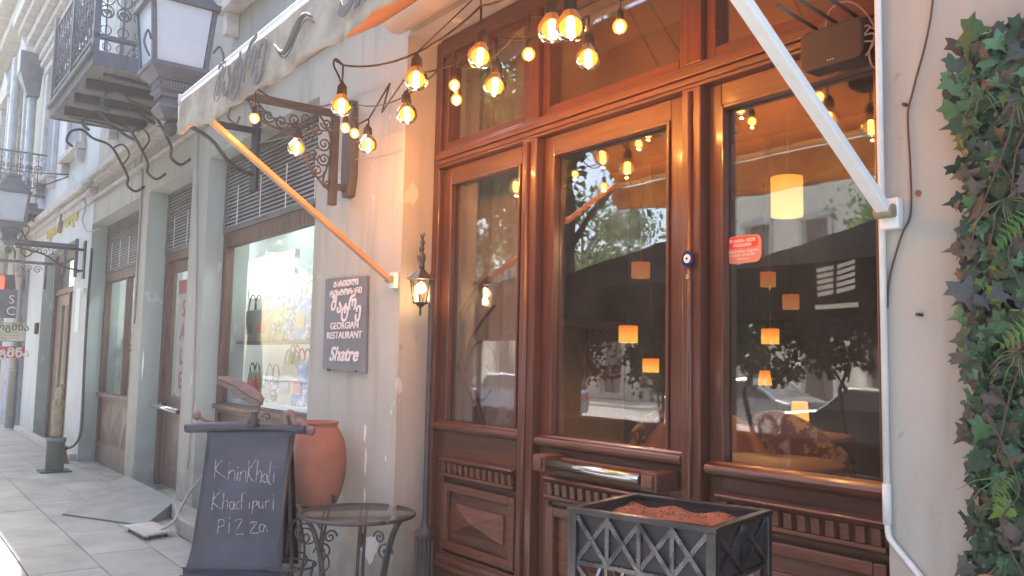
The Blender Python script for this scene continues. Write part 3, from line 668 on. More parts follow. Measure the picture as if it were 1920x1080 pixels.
# transom lights
for a, b in ((-4.53,-3.64),(-3.525,-2.485),(-2.39,-1.56)):
    u = MB(); u.box(a+.0005,a+.055,.235,.33,2.9305,3.55).box(b-.055,b-.0005,.235,.33,2.9305,3.55).box(a+.0555,b-.0555,.235,.33,2.9305,2.985).box(a+.0555,b-.0555,.235,.33,3.50,3.55)
    tl = u.build('transom_light', WOODH, sf, bevel=.006)
    bx(a+.05,b-.05,.28,.286,2.98,3.505).build('pane', GLASS, tl)
dent = MB().hexa([(-.017,-.02,0),(.017,-.02,0),(.017,.0,0),(-.017,.0,0),(-.017,-.026,.058),(.017,-.026,.058),(.017,0,.058),(-.017,0,.058)]).mesh('dentil', WOODL)
def leaf(kind, a, b, gl, gr, zsill, ztop=2.72, dz=.935, sill_out=.0, lab=None):
    y0, y1 = FY, FY+.07
    m = MB(); m.box(a+.0005,gl,y0,y1,.12,2.8195).box(gr,b-.0005,y0,y1,.12,2.8195)
    L = m.build(kind, WOOD, sf, bevel=.006, label=lab)
    m = MB(); m.box(gl+.0005,gr-.0005,y0,y1,ztop,2.8195).box(gl+.0005,gr-.0005,y0,y1,zsill-.20,zsill).box(gl+.0005,gr-.0005,y0,y1,.12,.42).box(gl+.0005,gr-.0005,y0+.02,y1-.005,.4205,zsill-.2005)
    m.build('rail', WOODH, L, bevel=.004)
    # glazing bead round the glass
    g = MB(); w=.018; g.box(gl+.0005,gl+w,y0-.012,y0+.03,zsill+.0305,ztop-.0005).box(gr-w,gr-.0005,y0-.012,y0+.03,zsill+.0305,ztop-.0005).box(gl+w+.0005,gr-w-.0005,y0-.012,y0+.03,ztop-w,ztop-.0005)
    g.build('glazing_bead', WOOD, L, bevel=.005)
    bx(gl-.01,gr+.01,y0+.03,y0+.036,zsill-.01,ztop+.01).build('pane', GLASS, L)
    # sill moulding: rounded, proud
    e = .0 if kind != 'door' else .0
    MB().prism([(y0-.0005,zsill-.035),(y0-.02,zsill-.035),(y0-.045,zsill-.022),(y0-.052,zsill-.005),(y0-.045,zsill+.012),(y0-.02,zsill+.02),(y0-.012,zsill+.03),(y0-.0005,zsill+.03)], a+.01, b-.01, 'x').build('sill', WOODH, L, bevel=.004)
    # lower cornice, dentils, bead
    zc = dz+.062
    MB().prism([(y0-.0005,zc),(y0-.028,zc),(y0-.044,zc+.018),(y0-.040,zc+.026),(y0-.0005,zc+.034)], gl-.01, gr+.01, 'x').build('cornice', WOODH, L, bevel=.003)
    n = int((gr-gl)/.056); 
    for k in range(n): inst(dent, 'dentil', L, (gl+(gr-gl)*(k+.5)/n, y0-.0006, dz))
    MB().prism([(y0-.0005,dz-.002),(y0-.03,dz-.002),(y0-.034,dz-.016),(y0-.02,dz-.028),(y0-.0005,dz-.03)], gl-.01, gr+.01, 'x').build('moulding', WOODH, L, bevel=.003)
    # frame of the sunk panel and its pyramid
    z0, z1 = .48, dz-.06; w=.05
    q = MB(); q.box(gl+.001,gl+w,y0-.014,y0+.0195,z0,z1).box(gr-w,gr-.001,y0-.014,y0+.0195,z0,z1).box(gl+w+.0005,gr-w-.0005,y0-.014,y0+.0195,z1-w,z1).box(gl+w+.0005,gr-w-.0005,y0-.014,y0+.0195,z0,z0+w)
    q.build('panel_frame', WOODL, L, bevel=.008)
    A, B, C, D = gl+w+.012, gr-w-.012, z0+w+.012, z1-w-.012
    i = .055
    q = MB().add([(A,y0+.018,C),(B,y0+.018,C),(B,y0+.018,D),(A,y0+.018,D),(A+i,y0+.018,C+i),(B-i,y0+.018,C+i),(B-i,y0+.018,D-i),(A+i,y0+.018,D-i),
                  (A+i,y0+.006,C+i),(B-i,y0+.006,C+i),(B-i,y0+.006,D-i),(A+i,y0+.006,D-i),((A+B)/2,y0-.045,(C+D)/2)],
                 [(0,1,5,4),(1,2,6,5),(2,3,7,6),(3,0,4,7),(4,5,9,8),(5,6,10,9),(6,7,11,10),(7,4,8,11),(8,9,12),(9,10,12),(10,11,12),(11,8,12)])
    q.build('diamond_panel', WOODL, L)
    MB().prism([(y0-.0005,.36),(y0-.05,.36),(y0-.05,.385),(y0-.03,.40),(y0-.03,.425),(y0-.012,.44),(y0-.012,.46),(y0-.0005,.465)], gl-.03, gr+.03, 'x').build('base_moulding', WOODH, L, bevel=.003)
    return L
leaf('fixed_light', -4.53, -3.645, -4.44, -3.715, 1.215, dz=.935)
dl = leaf('door', -3.518, -2.492, -3.435, -2.605, 1.205, dz=.935)
leaf('fixed_light', -2.383, -1.561, -2.315, -1.60, 1.185, dz=.995)
# big door handle: steel bar between two square wooden blocks
hd = MB().tube([(-3.29,.13,1.108),(-2.66,.13,1.105)], .024, 14); hd.build('handle', CHROME, dl)
m = MB()
for x, z in ((-3.34,1.108),(-2.59,1.104)): m.box(x-.047,x+.047,.10,.2495,z-.042,z+.042); m.box(x-.032,x+.032,.088,.0995,z-.028,z+.028)
m.box(-3.29,-2.64,.20,.2495,1.07,1.135)
m.build('handle_block', WOODL, dl, bevel=.007)
bx(-4.6,-1.46,.16,.40,-.005,.118).build('threshold', STONE, sf, bevel=.01)
# blue amulet
am = thing('evil_eye_amulet', 'small round blue and white eye amulet on the wooden mullion', 'amulet', (-2.437,.18,2.06))
def disc(r, y0, y1, cx_, cz, m, name, p, sz=1):
    MB().prism([(cx_+r*math.cos(a), cz+r*sz*math.sin(a)) for a in [2*math.pi*k/24 for k in range(24)]], y0, y1).build(name, m, p, bevel=.001)
disc(.032,.172,.1795,-2.437,2.06,BLUE,'rim',am,1.15); disc(.019,.1695,.1715,-2.437,2.062,WHITEP,'iris',am); disc(.006,.168,.169,-2.437,2.062,BLUE,'pupil',am)
bx(-2.445,-2.43,.173,.179,1.975,1.995).build('hanger_bead', BRASS, am)
# translucent sticker on the right pane
sk = thing('window_sticker', 'translucent red and pink notice sticker on the right window pane', 'sticker', (-2.22,.278,2.09))
def rrect(x0,x1,z0,z1,r):
    P=[]
    for cx_,cz,a0 in ((x1-r,z1-r,0),(x0+r,z1-r,90),(x0+r,z0+r,180),(x1-r,z0+r,270)):
        for k in range(5): a=R(a0+k*22.5); P.append((cx_+r*math.cos(a),cz+r*math.sin(a)))
    return P
pm = bpy.data.materials.new('pink film'); pm.use_nodes=True
b=pm.node_tree.nodes['Principled BSDF']; b.inputs['Base Color'].default_value=(.75,.30,.22,1); b.inputs['Alpha'].default_value=.62
pr = bpy.data.materials.new('red film'); pr.use_nodes=True
b=pr.node_tree.nodes['Principled BSDF']; b.inputs['Base Color'].default_value=(.75,.06,.03,1); b.inputs['Alpha'].default_value=.9
MB().prism(rrect(-2.312,-2.135,2.035,2.15,.03), .2775,.2795).build('film', pm, sk)
MB().prism(rrect(-2.306,-2.150,2.098,2.145,.02), .2755,.2773).build('red_band', pr, sk)
text('ᲓᲐᲪᲕᲘᲡ ᲥᲕᲔᲨ', .019, LETP, 'lettering', sk, (-2.228,.2745,2.128), ext=.0004, weight=.0003)
text('ᲝᲑᲘᲔᲥᲢᲘ', .019, LETP, 'lettering', sk, (-2.228,.2745,2.109), ext=.0004, weight=.0003)
text('თბილისი, ოფისი', .018, LETP, 'lettering', sk, (-2.225,.2745,2.084), ext=.0004)
text('2 18 22 00  579 007 007', .013, LETP, 'lettering', sk, (-2.228,.2745,2.068), ext=.0004)
text('www.daca.ge', .011, LETP, 'lettering', sk, (-2.225,.2745,2.053), ext=.0004)

# restaurant interior
ri = MB(); ri.box(-7.6,3.2,6.9,7.0,0,3.7).box(-7.7,-7.6,1.75,7.0,0,3.7).box(-7.6,-5.8,1.71,1.75,0,3.7).box(-5.83,-5.8,.4505,1.71,0,3.7).box(3.1,3.2,.4505,6.9,0,3.7)
ri.build('interior_wall', DARKW, kind='structure')
bx(-7.6,3.2,.4505,6.9,3.7,3.8).build('interior_ceiling', CEIL, kind='structure')
bx(-7.6,3.2,.4505,6.9,-.01,.35).build('interior_floor', IFLOOR, kind='structure')
bmh = MB()
for k in range(4): bmh.box(-7.59,3.09,1.2+k*1.6,1.42+k*1.6,3.45,3.699)
bmh.build('ceiling_beam', BEAMM, kind='structure')
t = thing('wall_mirror', 'gilt framed mirror inside on the dark wall', 'mirror', (-5.79,1.3,1.6))
# curtain behind the left light
cf = MB().grid(lambda u,v: (-4.98+u*1.05, .52+.02*math.sin(u*50)+.01*math.sin(v*3+u*9), 1.0+v*2.5), 60, 12)
tag(cf.build('curtain', mat('grey brown curtain', (.30,.26,.235), .9, c2=(.24,.205,.185)), solid=.004), 'grey brown curtain hanging behind the left pane of the restaurant front', 'curtain')
bpy.data.objects.remove(t)
# wrought iron scroll behind the left light
isr = MB().tube(catmull([(-4.06,.46,1.20),(-4.14,.46,1.36),(-4.28,.46,1.52),(-4.36,.46,1.68),(-4.34,.46,1.84),(-4.2,.46,2.0),(-3.98,.46,2.12),(-3.74,.46,2.20)],6), [.02]*43, 7)
isr.tube(catmull([(-4.27,.46,1.52),(-4.22,.46,1.72),(-4.1,.46,1.84),(-3.98,.46,1.93)],6), .009, 6)
isr.tube(catmull([(-4.24,.46,1.6),(-4.18,.46,1.70),(-4.06,.46,1.72),(-3.97,.46,1.64),(-3.99,.46,1.56),(-4.05,.46,1.58)],6), .009, 6)
isr.tube(catmull([(-4.26,.46,1.54),(-4.2,.46,1.42),(-4.08,.46,1.38),(-4.0,.46,1.44)],6), .009, 6)
isr.tube(spiral((-4.06,.46,2.03), .045, 1.2, R(90), -1, (1,0,0), (0,0,1)), .008, 6)
isr.v = [(v[0]*1.066, v[1], 1.6+(v[2]-1.6)*1.066) for v in isr.v]
tag(isr.build('iron_scroll', mat('brown iron', (.06,.035,.03), .5)), 'curving wrought iron branch seen behind the left pane', 'ironwork')

def point(name, parent, loc, w, c, r=.03):
    l = bpy.data.lights.new(name, 'POINT'); l.energy = w; l.color = c; l.shadow_soft_size = r
    o = link(bpy.data.objects.new(name, l)); o.parent = parent
    o.location = Vector(loc) - (origin[parent.name] if parent else Vector((0,0,0)))
    return o
def pendant(x, y, z, r, h, label, m=SHADE, w=.6, taper=0, top=3.7):
    t = thing('pendant_lamp', label, 'lamp', (x,y,top), group='drum pendant lamps inside the restaurant')
    MB().lathe([(r,0),(r*(1-taper),h)], (x,y,z), 24, caps=False).build('lamp_shade', m, t, solid=.004)
    MB().tube([(x,y,z+h*.6),(x,y,top)], .005, 5).build('cord', RUBB, t)
    MB().sphere((x,y,z+h*.45), .03, 12, 8).build('bulb', FILC, t)
    if w: point('lamp_light', t, (x,y,z+.01), w*1.3, (1,.55,.2), .01)
pendant(-2.734,1.31,2.42,.082,.215,'large lit yellow drum pendant behind the right pane', shademat('bright yellow shade',(.95,.36,.04),(1,.66,.16),.27), 7)
pendant(-5.373,2.741,1.80,.082,.15,'lit yellow pendant low behind the door glass, left one', SHADE, 5)
pendant(-5.621,3.286,1.54,.075,.13,'lit yellow pendant low behind the door glass, right one', SHADE, 5)
pendant(-4.31,3.32,1.80,.07,.125,'lit yellow pendant mid height behind the right pane', SHADE, 5)
pendant(-4.668,3.73,1.45,.06,.13,'small lit tapered pendant lowest behind the right pane', SHADE, 1.5, .3)
pendant(-4.294,3.274,2.27,.06,.12,'dim orange pendant topmost of the column behind the right pane', SHADEO, .8)
pendant(-4.20,3.45,2.09,.065,.12,'dim orange pendant second from the top behind the right pane', SHADEO, .8)
pendant(-4.923,2.43,2.32,.075,.13,'dim orange pendant behind the door glass', SHADEO, .8)
pendant(-5.1,3.4,2.5,.08,.15,'dim orange pendant high behind the right edge of the door glass', SHADEO, .8)
# furniture
FLOR = mat('floral upholstery', (.16,.05,.03), .8, c2=(.45,.30,.18), scale=14, lo=.5, hi=.58)
ORUP = mat('orange brown upholstery', (.34,.13,.05), .8, c2=(.26,.10,.04))
def armchair(x, y, rz, m, label):
    t = thing('armchair', label, 'armchair', (x,y,.35), rz, 'armchairs inside the restaurant'); 
    bx(-.30,.30,-.28,.28,.28,.45).build('seat', m, t, bevel=.05, seg=3)
    MB().grid(lambda u,v: (.33*math.cos(math.pi*u)*(1+.05*v), .05+.30*math.sin(math.pi*u)+.05*v, .40+v*(.30+.28*math.sin(math.pi*u))), 20, 8).build('backrest', m, t, solid=.07)
    for i,j in ((-1,-1),(1,-1),(1,1),(-1,1)): MB().tube([(i*.24,j*.22,0),(i*.22,j*.20,.28)], .018, 6).build('leg', BEAMM, t)
armchair(-3.45,1.45,R(35),ORUP,'orange brown armchair at the left edge of the right pane')
armchair(-3.30,2.45,R(170),FLOR,'floral armchair behind the right pane')
armchair(-2.45,1.95,R(-60),FLOR,'floral armchair nearest the right pane by the wall')
armchair(-4.4,2.2,R(20),FLOR,'floral armchair behind the door glass')
def rtable(x, y, label):
    t = thing('dining_table', label, 'table', (x,y,.35), 0, 'tables inside the restaurant')
    MB().lathe([(.38,.72),(.40,.735),(.40,.75),(.38,.76)], (x,y,.35), 28).build('tabletop', mat('dull orange table', (.20,.085,.035), .6), t)
    MB().lathe([(.22,0),(.2,.02),(.03,.06),(.03,.70),(.08,.719)], (x,y,.35), 16).build('pedestal', BEAMM, t)
rtable(-2.85,1.28,'round orange tabletop just inside the right pane'); rtable(-3.9,3.1,'round table with a small lamp inside the restaurant')
t = thing('table_lamp', 'small lit orange lamp on the inner table', 'lamp', (-3.75,2.9,1.11))
MB().lathe([(.05,0),(.05,.01),(.01,.03),(.01,.2)], (-3.75,2.9,1.111), 12).build('foot', BRASS, t); MB().lathe([(.065,.10),(.055,.24)], (-3.75,2.9,1.12), 16, caps=False).build('lamp_shade', emat('orange table shade',(1,.42,.08),.35), t, solid=.003); MB().sphere((-3.75,2.9,1.3),.022,10,8).build('bulb', FILC, t)
cu = thing('cupboard', 'brown cupboard against the back wall of the restaurant', 'cupboard', (-6.5,3.5,0)); bx(-7.55,-7.1,2.6,4.4,.02,2.1).build('carcass', mat('cupboard wood', (.16,.08,.04), .5, stretch=(1,1,6)), cu, bevel=.01)
for k in range(3): bx(-7.1,-7.085,2.65+k*.58,3.18+k*.58,.1,2.02).build('cupboard_door', BEAMM, cu, bevel=.006)
for k,(x,z) in enumerate(((-4.2,1.9),(-2.6,1.9),(-1.2,1.9))):
    pf = thing('wall_picture', ('gilt framed dark picture, left one on the rear wall','gilt framed dark picture, middle one on the rear wall','gilt framed dark picture, right one on the rear wall')[k], 'picture', (x,6.88,z))
    bx(x-.35,x+.35,6.86,6.899,z-.25,z+.25).build('frame', GOLD, pf, bevel=.01); bx(x-.29,x+.29,6.85,6.8595,z-.19,z+.19).build('canvas', FLOR, pf)

# ------------------------------------------------------------------ awning
AX0, AX1 = -4.64, -1.30
aw = thing('awning', 'beige folding arm awning with lettered valance over the restaurant front', 'awning', (-3, -.7, 3.0))
MB().tube([(-4.60,-.11,3.745),(-4.585,-.11,3.745),(-1.22,-.11,3.745)], [.088,.105,.105], 20).build('cassette', BEIGE, aw)
ARMW = mat('white arm enamel', (.80,.81,.82), .4, c2=(.72,.73,.73), scale=10)
def fab(u, v):
    x = (-4.58-.05*v) + u*(3.26+.13*v); 
    return (x, -.22-1.12*v, 3.67-.685*v-.012*math.sin(math.pi*v)*(1+.15*math.sin(u*30)))
MB().grid(fab, 60, 14).build('fabric', mat('bulb glow orange canvas', (.72,.36,.14), .85, c2=(.62,.30,.11), scale=3), aw, solid=.003)  # beige fabric coloured orange to carry the warm bulb light
MB().box(AX0,AX1,-1.36,-1.325,2.965,3.0).build('front_bar', ALU, aw, bevel=.006)
def vb(x):
    t = (x-AX0)/(AX1-AX0)
    return 2.79-.055*min(1,max(0,(x+4.60)/.5))-.012*min(1,max(0,(x+4.1)/1.4)) - .005*math.sin(x*9) - .006*abs(math.sin(x*4.3))
def val(u, v):
    x = AX0 + u*(AX1-AX0); zb = vb(x)
    return (x, -1.366-.012*math.sin(x*13+v*2)*v-.006*math.sin(x*31)*v, 2.964+(zb-2.964)*v)
MB().grid(val, 120, 10).build('valance', CANV, aw, solid=.003)
bx(AX0-.01,AX0+.0,-1.37,-1.32,2.955,3.005).build('end_cap', ALU, aw)
# valance end return towards the wall
MB().grid(lambda u,v: (AX0-.006+.004*math.sin(v*5), -1.366+u*.10, 2.964-(.174+.02*math.sin(u*6))*v*(1-u*.3)), 6, 6).build('valance_end', CANV, aw, solid=.003)
text('შატრე', .215, CANVI, 'lettering', aw, (-3.66,-1.388,2.86), shear=.4, weight=.004, ext=.002, sx=.92)
sw = []
for k in range(21):
    u = k/20; sw.append((-3.22+u*.36, -1.39, 2.84+.05*math.sin(u*2*math.pi+2.9)*(1-.2*u)))
MB().tube(sw, [.004+.008*math.sin(math.pi*k/20) for k in range(21)], 6).build('swash', CANVI, aw)
MB().tube([(p[0]+.02,p[1],p[2]-.026) for p in sw], .004, 6).build('swash', CANVI, aw)
text('Shatre', .27, CANVI, 'lettering', aw, (-2.30,-1.388,2.855), shear=.35, weight=.006, ext=.002)
def arm(x, m, lab):
    a = Vector((x,-.05,2.105)); b = Vector((x,-1.32,2.985))
    MB().beam(a, b, .045, .03).build('arm', m, aw, bevel=.005, label=lab)
    MB().tube([a+Vector((-.03,0,0)), a+Vector((.03,0,0))], .022, 10).build('pivot', BRASS, aw)
    bx(x-.028,x+.035,-.035,-.001,2.05,2.15).build('arm_bracket', ARMW, aw, bevel=.006)
arm(-4.66, mat('beige arm enamel', (.60,.30,.17), .4), 'left awning arm tinted beige')
arm(-1.42, ARMW, 'right awning arm painted white')

# ------------------------------------------------------------------ string lights
GB = [(-3.957,-.745,2.90),(-4.468,-.327,2.87),(-4.938,-.575,2.90),(-3.845,-.422,2.896),(-3.345,-.663,2.90),(-2.973,-.562,2.928),(-3.181,-.33,2.90),(-2.404,-.625,2.856),(-2.215,-.695,2.789),(-2.641,-.227,2.907)]
SB = [(-4.469,-1.014,2.90),(-4.266,-.573,2.886),(-4.381,-.458,2.90),(-3.431,-.396,2.955),(-3.471,-.356,2.90),(-2.751,-.466,2.90),(-2.293,-.379,2.90)]
GL = ['amber globe bulb with the big drop loop over the sign bracket','amber globe bulb nearest the wall beside the sign bracket','amber globe bulb in front of the louvre, leftmost of the big ones',
      'amber globe bulb lower of the pair at the storefront edge','amber globe bulb upper of the pair at the storefront edge','amber globe bulb left over the transom','amber globe bulb hanging low over the left transom light',
      'left globe of the touching amber pair at the top','right globe of the touching amber pair at the top','amber globe bulb just below the touching pair']
SL = ['small frosted bulb under the bracket arm, far left','small frosted bulb left below the big globe at the bracket','small frosted bulb right below the big globe at the bracket','small frosted bulb upper of two touching ones over the door','small frosted bulb lower of two touching ones over the door','small frosted bulb left of the touching amber pair','small frosted bulb right of the amber globes, uppermost']
def gbulb(loc, lab, i):
    t = thing('globe_bulb', lab, 'light bulb', loc, group='amber globe bulbs on the string lights'); origin[t.name] = Vector((0,0,0)); t.scale = (1.17,1.17,1.05)
    MB().lathe([(.0205,.060),(.024,.052),(.034,.038),(.0455,.018),(.0475,0),(.044,-.020),(.032,-.037),(.016,-.045),(.001,-.0475)], (0,0,0), 24, caps=False).build('globe', AMBER, t)
    MB().lathe([(.008,-.038),(.014,-.032),(.014,0),(.013,.03),(.008,.038)], (0,0,0), 10).build('filament', FIL, t)
    MB().lathe([(.021,.055),(.023,.062),(.021,.100),(.012,.112),(.006,.125)], (0,0,0), 14).build('socket', RUBB, t)
    point('bulb_light', t, (0,0,-.062), BULB_W, (1,.36,.08), .004); t.rotation_euler = (R(random.uniform(-6,6)), R(random.uniform(-6,6)), random.uniform(0,6))
def sbulb(loc, lab):
    t = thing('small_bulb', lab, 'light bulb', loc, group='small frosted bulbs on the string lights'); origin[t.name] = Vector((0,0,0))
    MB().sphere((0,0,-.002), .018, 14, 10, 1.2).build('filament', FILC, t)
    MB().sphere((0,0,0), .029, 18, 12).build('globe', AMBER2, t)
    MB().lathe([(.014,.024),(.016,.03),(.014,.06),(.005,.07)], (0,0,0), 12).build('socket', RUBB, t)
    point('bulb_light', t, (0,0,-.036), BULB_W*.5, (1,.38,.09), .004)
for i, (p, l) in enumerate(zip(GB, GL)): gbulb(p, l, i)
for p, l in zip(SB, SL): sbulb(p, l)
def cordobj(groups, label, r=.0055):
    m = MB()
    for g in groups: m.tube(g, r, 6)
    return tag(m.build('light_string', RUBB), label, 'cable', 'cables of the string lights')
def sag(a, b, s=.06, n=8):
    a = Vector(a); b = Vector(b)
    return [a.lerp(b, i/n) - Vector((0,0,s*4*(i/n)*(1-i/n))) for i in range(n+1)]
def top(p, d=.11): return (p[0],p[1],p[2]+d)
def drop(p, J, d=.11): return [top(p,d), (p[0],p[1],J)]
# string along the left: wall hook -> loop over the bracket globe -> storefront corner -> across the door
J1 = (-3.957,-.745,3.12); J2 = (-3.345,-.663,3.03); J3=(-2.973,-.562,3.16); J4=(-2.404,-.625,3.13); J5=(-2.215,-.695,3.09); J6=(-1.9,-.75,3.25)
g1 = [sag((-4.05,-.745,3.17), J1, .0), catmull([top(GB[0]),(-4.0,-.745,3.07),(-4.07,-.745,3.15),(-4.05,-.745,3.18),J1],5), drop(GB[0],3.12), sag(J1,J2,.03), drop(GB[4],3.03),
      sag(J2,J3,.02), drop(GB[5],3.16), sag(J3,J4,.04), drop(GB[7],3.13), sag(J4,J5,.01), drop(GB[8],3.09), sag(J5,J6,.03)]
cordobj(g1, 'black light cable looping from the bracket globe across to the top pair')
K1 = (-4.938,-.575,3.06); K2=(-4.468,-.327,3.03); K3=(-3.845,-.422,3.12); K4=(-3.181,-.33,3.14); K5=(-2.641,-.227,3.10); K6=(-1.9,-.25,3.2)
g2 = [sag((-5.32,-.70,3.26),K1,.05), drop(GB[2],3.06), sag(K1,K2,.06), drop(GB[1],3.03), sag(K2,(-4.16,-.36,3.16),.0), sag((-4.16,-.36,3.16),(-4.30,-.33,3.03),0), sag((-4.30,-.33,3.03),K3,.0), drop(GB[3],3.12), sag(K3,K4,.05), drop(GB[6],3.14), sag(K4,K5,.05), drop(GB[9],3.10), sag(K5,K6,.04)]
cordobj(g2, 'black light cable running close to the wall over the door')
Ls = [(p[0],p[1],p[2]+.17) for p in SB]
g3 = [sag((-5.32,-.76,3.26),Ls[0],.08)] + [drop(p, p[2]+.17, .065) for p in SB] + [sag(Ls[0],Ls[1],.08), sag(Ls[1],Ls[2],.02), sag(Ls[2],Ls[3],.10), sag(Ls[3],Ls[4],.01), sag(Ls[4],Ls[5],.08), sag(Ls[5],Ls[6],.05), sag(Ls[6],(-1.8,-.3,3.2),.04)]
cordobj(g3, 'thinner light cable carrying the small frosted bulbs', .004)
for P_, l in (([(-3.22,-.18,3.62),(-3.20,-.42,3.38),(-2.973,-.562,3.16)],'bent thin wire holding the light string left over the transom'),([(-3.345,-.13,3.63),(-3.345,-.663,3.03)],'straight thin wire holding the light string at the storefront edge'),([(-2.404,-.15,3.62),(-2.404,-.625,3.13)],'thin wire holding the light string at the touching pair')):
    tag(MB().tube(P_, .0035, 5).build('suspension_wire', RUBB), l, 'wire', 'wires holding up the light strings')
for a, b, l in (((-4.61,-.02,3.38),(-8.0,-.01,3.70),'uppermost thin pale wire stretched along the wall to the louvre'),((-4.61,-.02,3.22),(-7.3,-.01,3.49),'second thin pale wire below the uppermost one on the wall'),((-4.61,-.02,3.05),(-6.2,-.02,3.22),'third thin pale wire running behind the bracket'),((-4.61,-.02,2.92),(-5.5,-.02,3.02),'lowest thin pale wire just above the globe bulbs')):
    tag(MB().tube(sag(a,b,.02,6), .0035, 5).build('guy_wire', GREYW), l, 'wire', 'thin wires on the pier')

# ------------------------------------------------------------------ sign bracket with scrollwork
BX = -5.317
sb = thing('sign_bracket', 'dark iron sign bracket with spiral scrollwork beside the lettered sign', 'bracket', (BX,-.1,2.65))
MB().beam((BX,-.15,2.65),(BX,-.15,3.315),.05,.05,(1,0,0)).build('post', IRON, sb, bevel=.003)
MB().beam((BX,-.18,3.285),(BX,-.78,3.285),.035,.05).build('arm', IRON, sb, bevel=.003)
MB().beam((BX,-.125,2.78),(BX,-.05,2.78),.04,.04).build('spacer', IRON, sb)
MB().prism([(BX-.035,3.40),(BX+.035,3.40),(BX+.075,3.15),(BX+.075,2.86),(BX+.045,2.72),(BX-.045,2.72),(BX-.075,2.86),(BX-.075,3.15)], -.06,-.001).build('wall_plate', mat('grey iron plate', (.10,.10,.11), .5, c2=(.06,.06,.065)), sb, bevel=.006)
def yz(y,z): return (BX,y,z)
scr = [(-.215,3.205,.040,1.6,180,1),(-.285,3.155,.042,1.6,0,-1),(-.225,3.062,.052,1.7,180,1),(-.222,2.958,.050,1.7,180,1),(-.268,2.872,.052,1.7,0,-1),(-.192,2.79,.032,1.6,180,1),
       (-.36,3.215,.042,1.6,0,-1),(-.44,3.19,.05,1.6,0,-1),(-.53,3.16,.05,1.6,0,-1),(-.62,3.18,.045,1.6,0,-1),(-.70,3.21,.04,1.6,0,-1),(-.36,3.09,.05,1.6,0,-1),(-.30,2.98,.045,1.6,0,-1),(-.45,3.09,.04,1.5,0,1)]
for (y,z,r,tn,a0,sg_) in scr:
    MB().tube(spiral((BX,y,z), r, tn, R(a0), sg_, (0,1,0), (0,0,1), 30), .0065, 6).build('scroll', IRON, sb)
MB().tube(catmull([yz(-.165,2.74),yz(-.22,2.80),yz(-.20,2.9),yz(-.175,3.0),yz(-.18,3.12),yz(-.26,3.25),yz(-.30,3.262)],6), .008, 6).build('stem', IRON, sb)
MB().tube(catmull([yz(-.22,2.78),yz(-.33,2.9),yz(-.40,3.03),yz(-.52,3.10),yz(-.66,3.14),yz(-.76,3.25)],6), .008, 6).build('stem', IRON, sb)
MB().tube(catmull([yz(-.78,3.26),yz(-.86,3.20),yz(-.88,3.12),yz(-.83,3.09),yz(-.81,3.14)],6), .008, 6).build('hook', IRON, sb)

# small brackets with signs at the far left
def far_bracket(x, z, y1, label):
    t = thing('sign_bracket', label, 'bracket', (x,-.1,z), group='far sign brackets')
    MB().beam((x,-.06,z-.5),(x,-.06,z+.12),.05,.05,(1,0,0)).build('post', IRONB, t)
    MB().beam((x,-.0855,z),(x,y1,z),.04,.05).build('arm', IRONB, t)
    MB().beam((x,-.035,z-.4),(x,-.001,z-.4),.05,.04).build('spacer', IRONB, t)
    MB().beam((x,-.22,z-.03),(x,-.22,z-.45),.04,.03,(1,0,0)).build('drop_bar', IRONB, t)
    for k in range(3): MB().tube(spiral((x,-.35-k*.16,z-.12), .07, 1.6, 0, 1, (0,1,0), (0,0,1)), .008, 5).build('scroll', IRONB, t)
    return t
far_bracket(-15.0, 3.33, -1.25, 'iron bracket arm nearer the shops at the left edge')
far_bracket(-16.8, 3.18, -1.3, 'iron bracket arm farther back, holding the dark sign')
d = thing('hanging_sign', 'dark hanging sign board with pale letters at the left edge', 'sign', (-16,-.9,2.4), group='hanging signs at the left edge')
bx(-16.03,-15.99,-1.5,-.72,2.17,2.64).build('board', IRONB, d, bevel=.004)
text('S', .2, WHITEP, 'lettering', d, (-15.985,-.80,2.47), '+x'); text('C', .2, WHITEP, 'lettering', d, (-15.985,-.80,2.28), '+x')
MB().tube([(-16.01,-1.0,2.64),(-16.5,-1.0,3.15)], .01, 5).tube([(-16.01,-.76,2.64),(-16.5,-.76,3.15)], .01, 5).build('hanger', IRON, d)
d = thing('hanging_sign', 'cream hanging sign board under the dark one at the left edge', 'sign', (-16,-.9,1.9), group='hanging signs at the left edge')
bx(-16.02,-15.985,-1.6,-.575,1.80,2.105).build('board', CREAMP, d, bevel=.004); MB().box(-16.026,-16.0205,-1.6,-.565,1.79,1.8).build('rim', IRON, d)
text('თარგმნა', .15, mat('olive lettering', (.16,.15,.08), .6), 'lettering', d, (-15.982,-.86,2.02), '+x', weight=.003)
m = MB()
for k in range(3): m.box(-15.9845,-15.983,-1.4,-.66,1.935-k*.045,1.942-k*.045)
m.build('small_print', mat('grey print', (.3,.29,.2), .6), d)
MB().tube([(-16.01,-.62,2.105),(-16.01,-.62,2.17)], .008, 5).tube([(-16.01,-1.2,2.105),(-16.01,-1.2,2.17)], .008, 5).build('hanger', IRON, d)
d = thing('hanging_sign', 'red hanging sign board with white letters, lowest at the left edge', 'sign', (-16,-.9,1.6), group='hanging signs at the left edge')
bx(-16.02,-15.985,-1.5,-.56,1.52,1.71).build('board', REDP, d, bevel=.004)
text('თარგმნა', .19, WHITEP, 'lettering', d, (-15.982,-.92,1.60), '+x', weight=.007)
MB().tube([(-16.01,-.62,1.71),(-16.01,-.62,1.80)], .008, 5).tube([(-16.01,-1.2,1.71),(-16.01,-1.2,1.80)], .008, 5).build('hanger', IRON, d)
rn = thing('red_shop_light', 'small glowing red shop light beyond the far brackets', 'light', (-21,-.6,3.0)); bx(-21,-20.9,-.75,-.4,2.95,3.25).build('glow_panel', RNEON, rn, bevel=.03); bx(-21.1,-21.0005,-.78,.1,2.92,3.28).build('housing', IRON, rn)

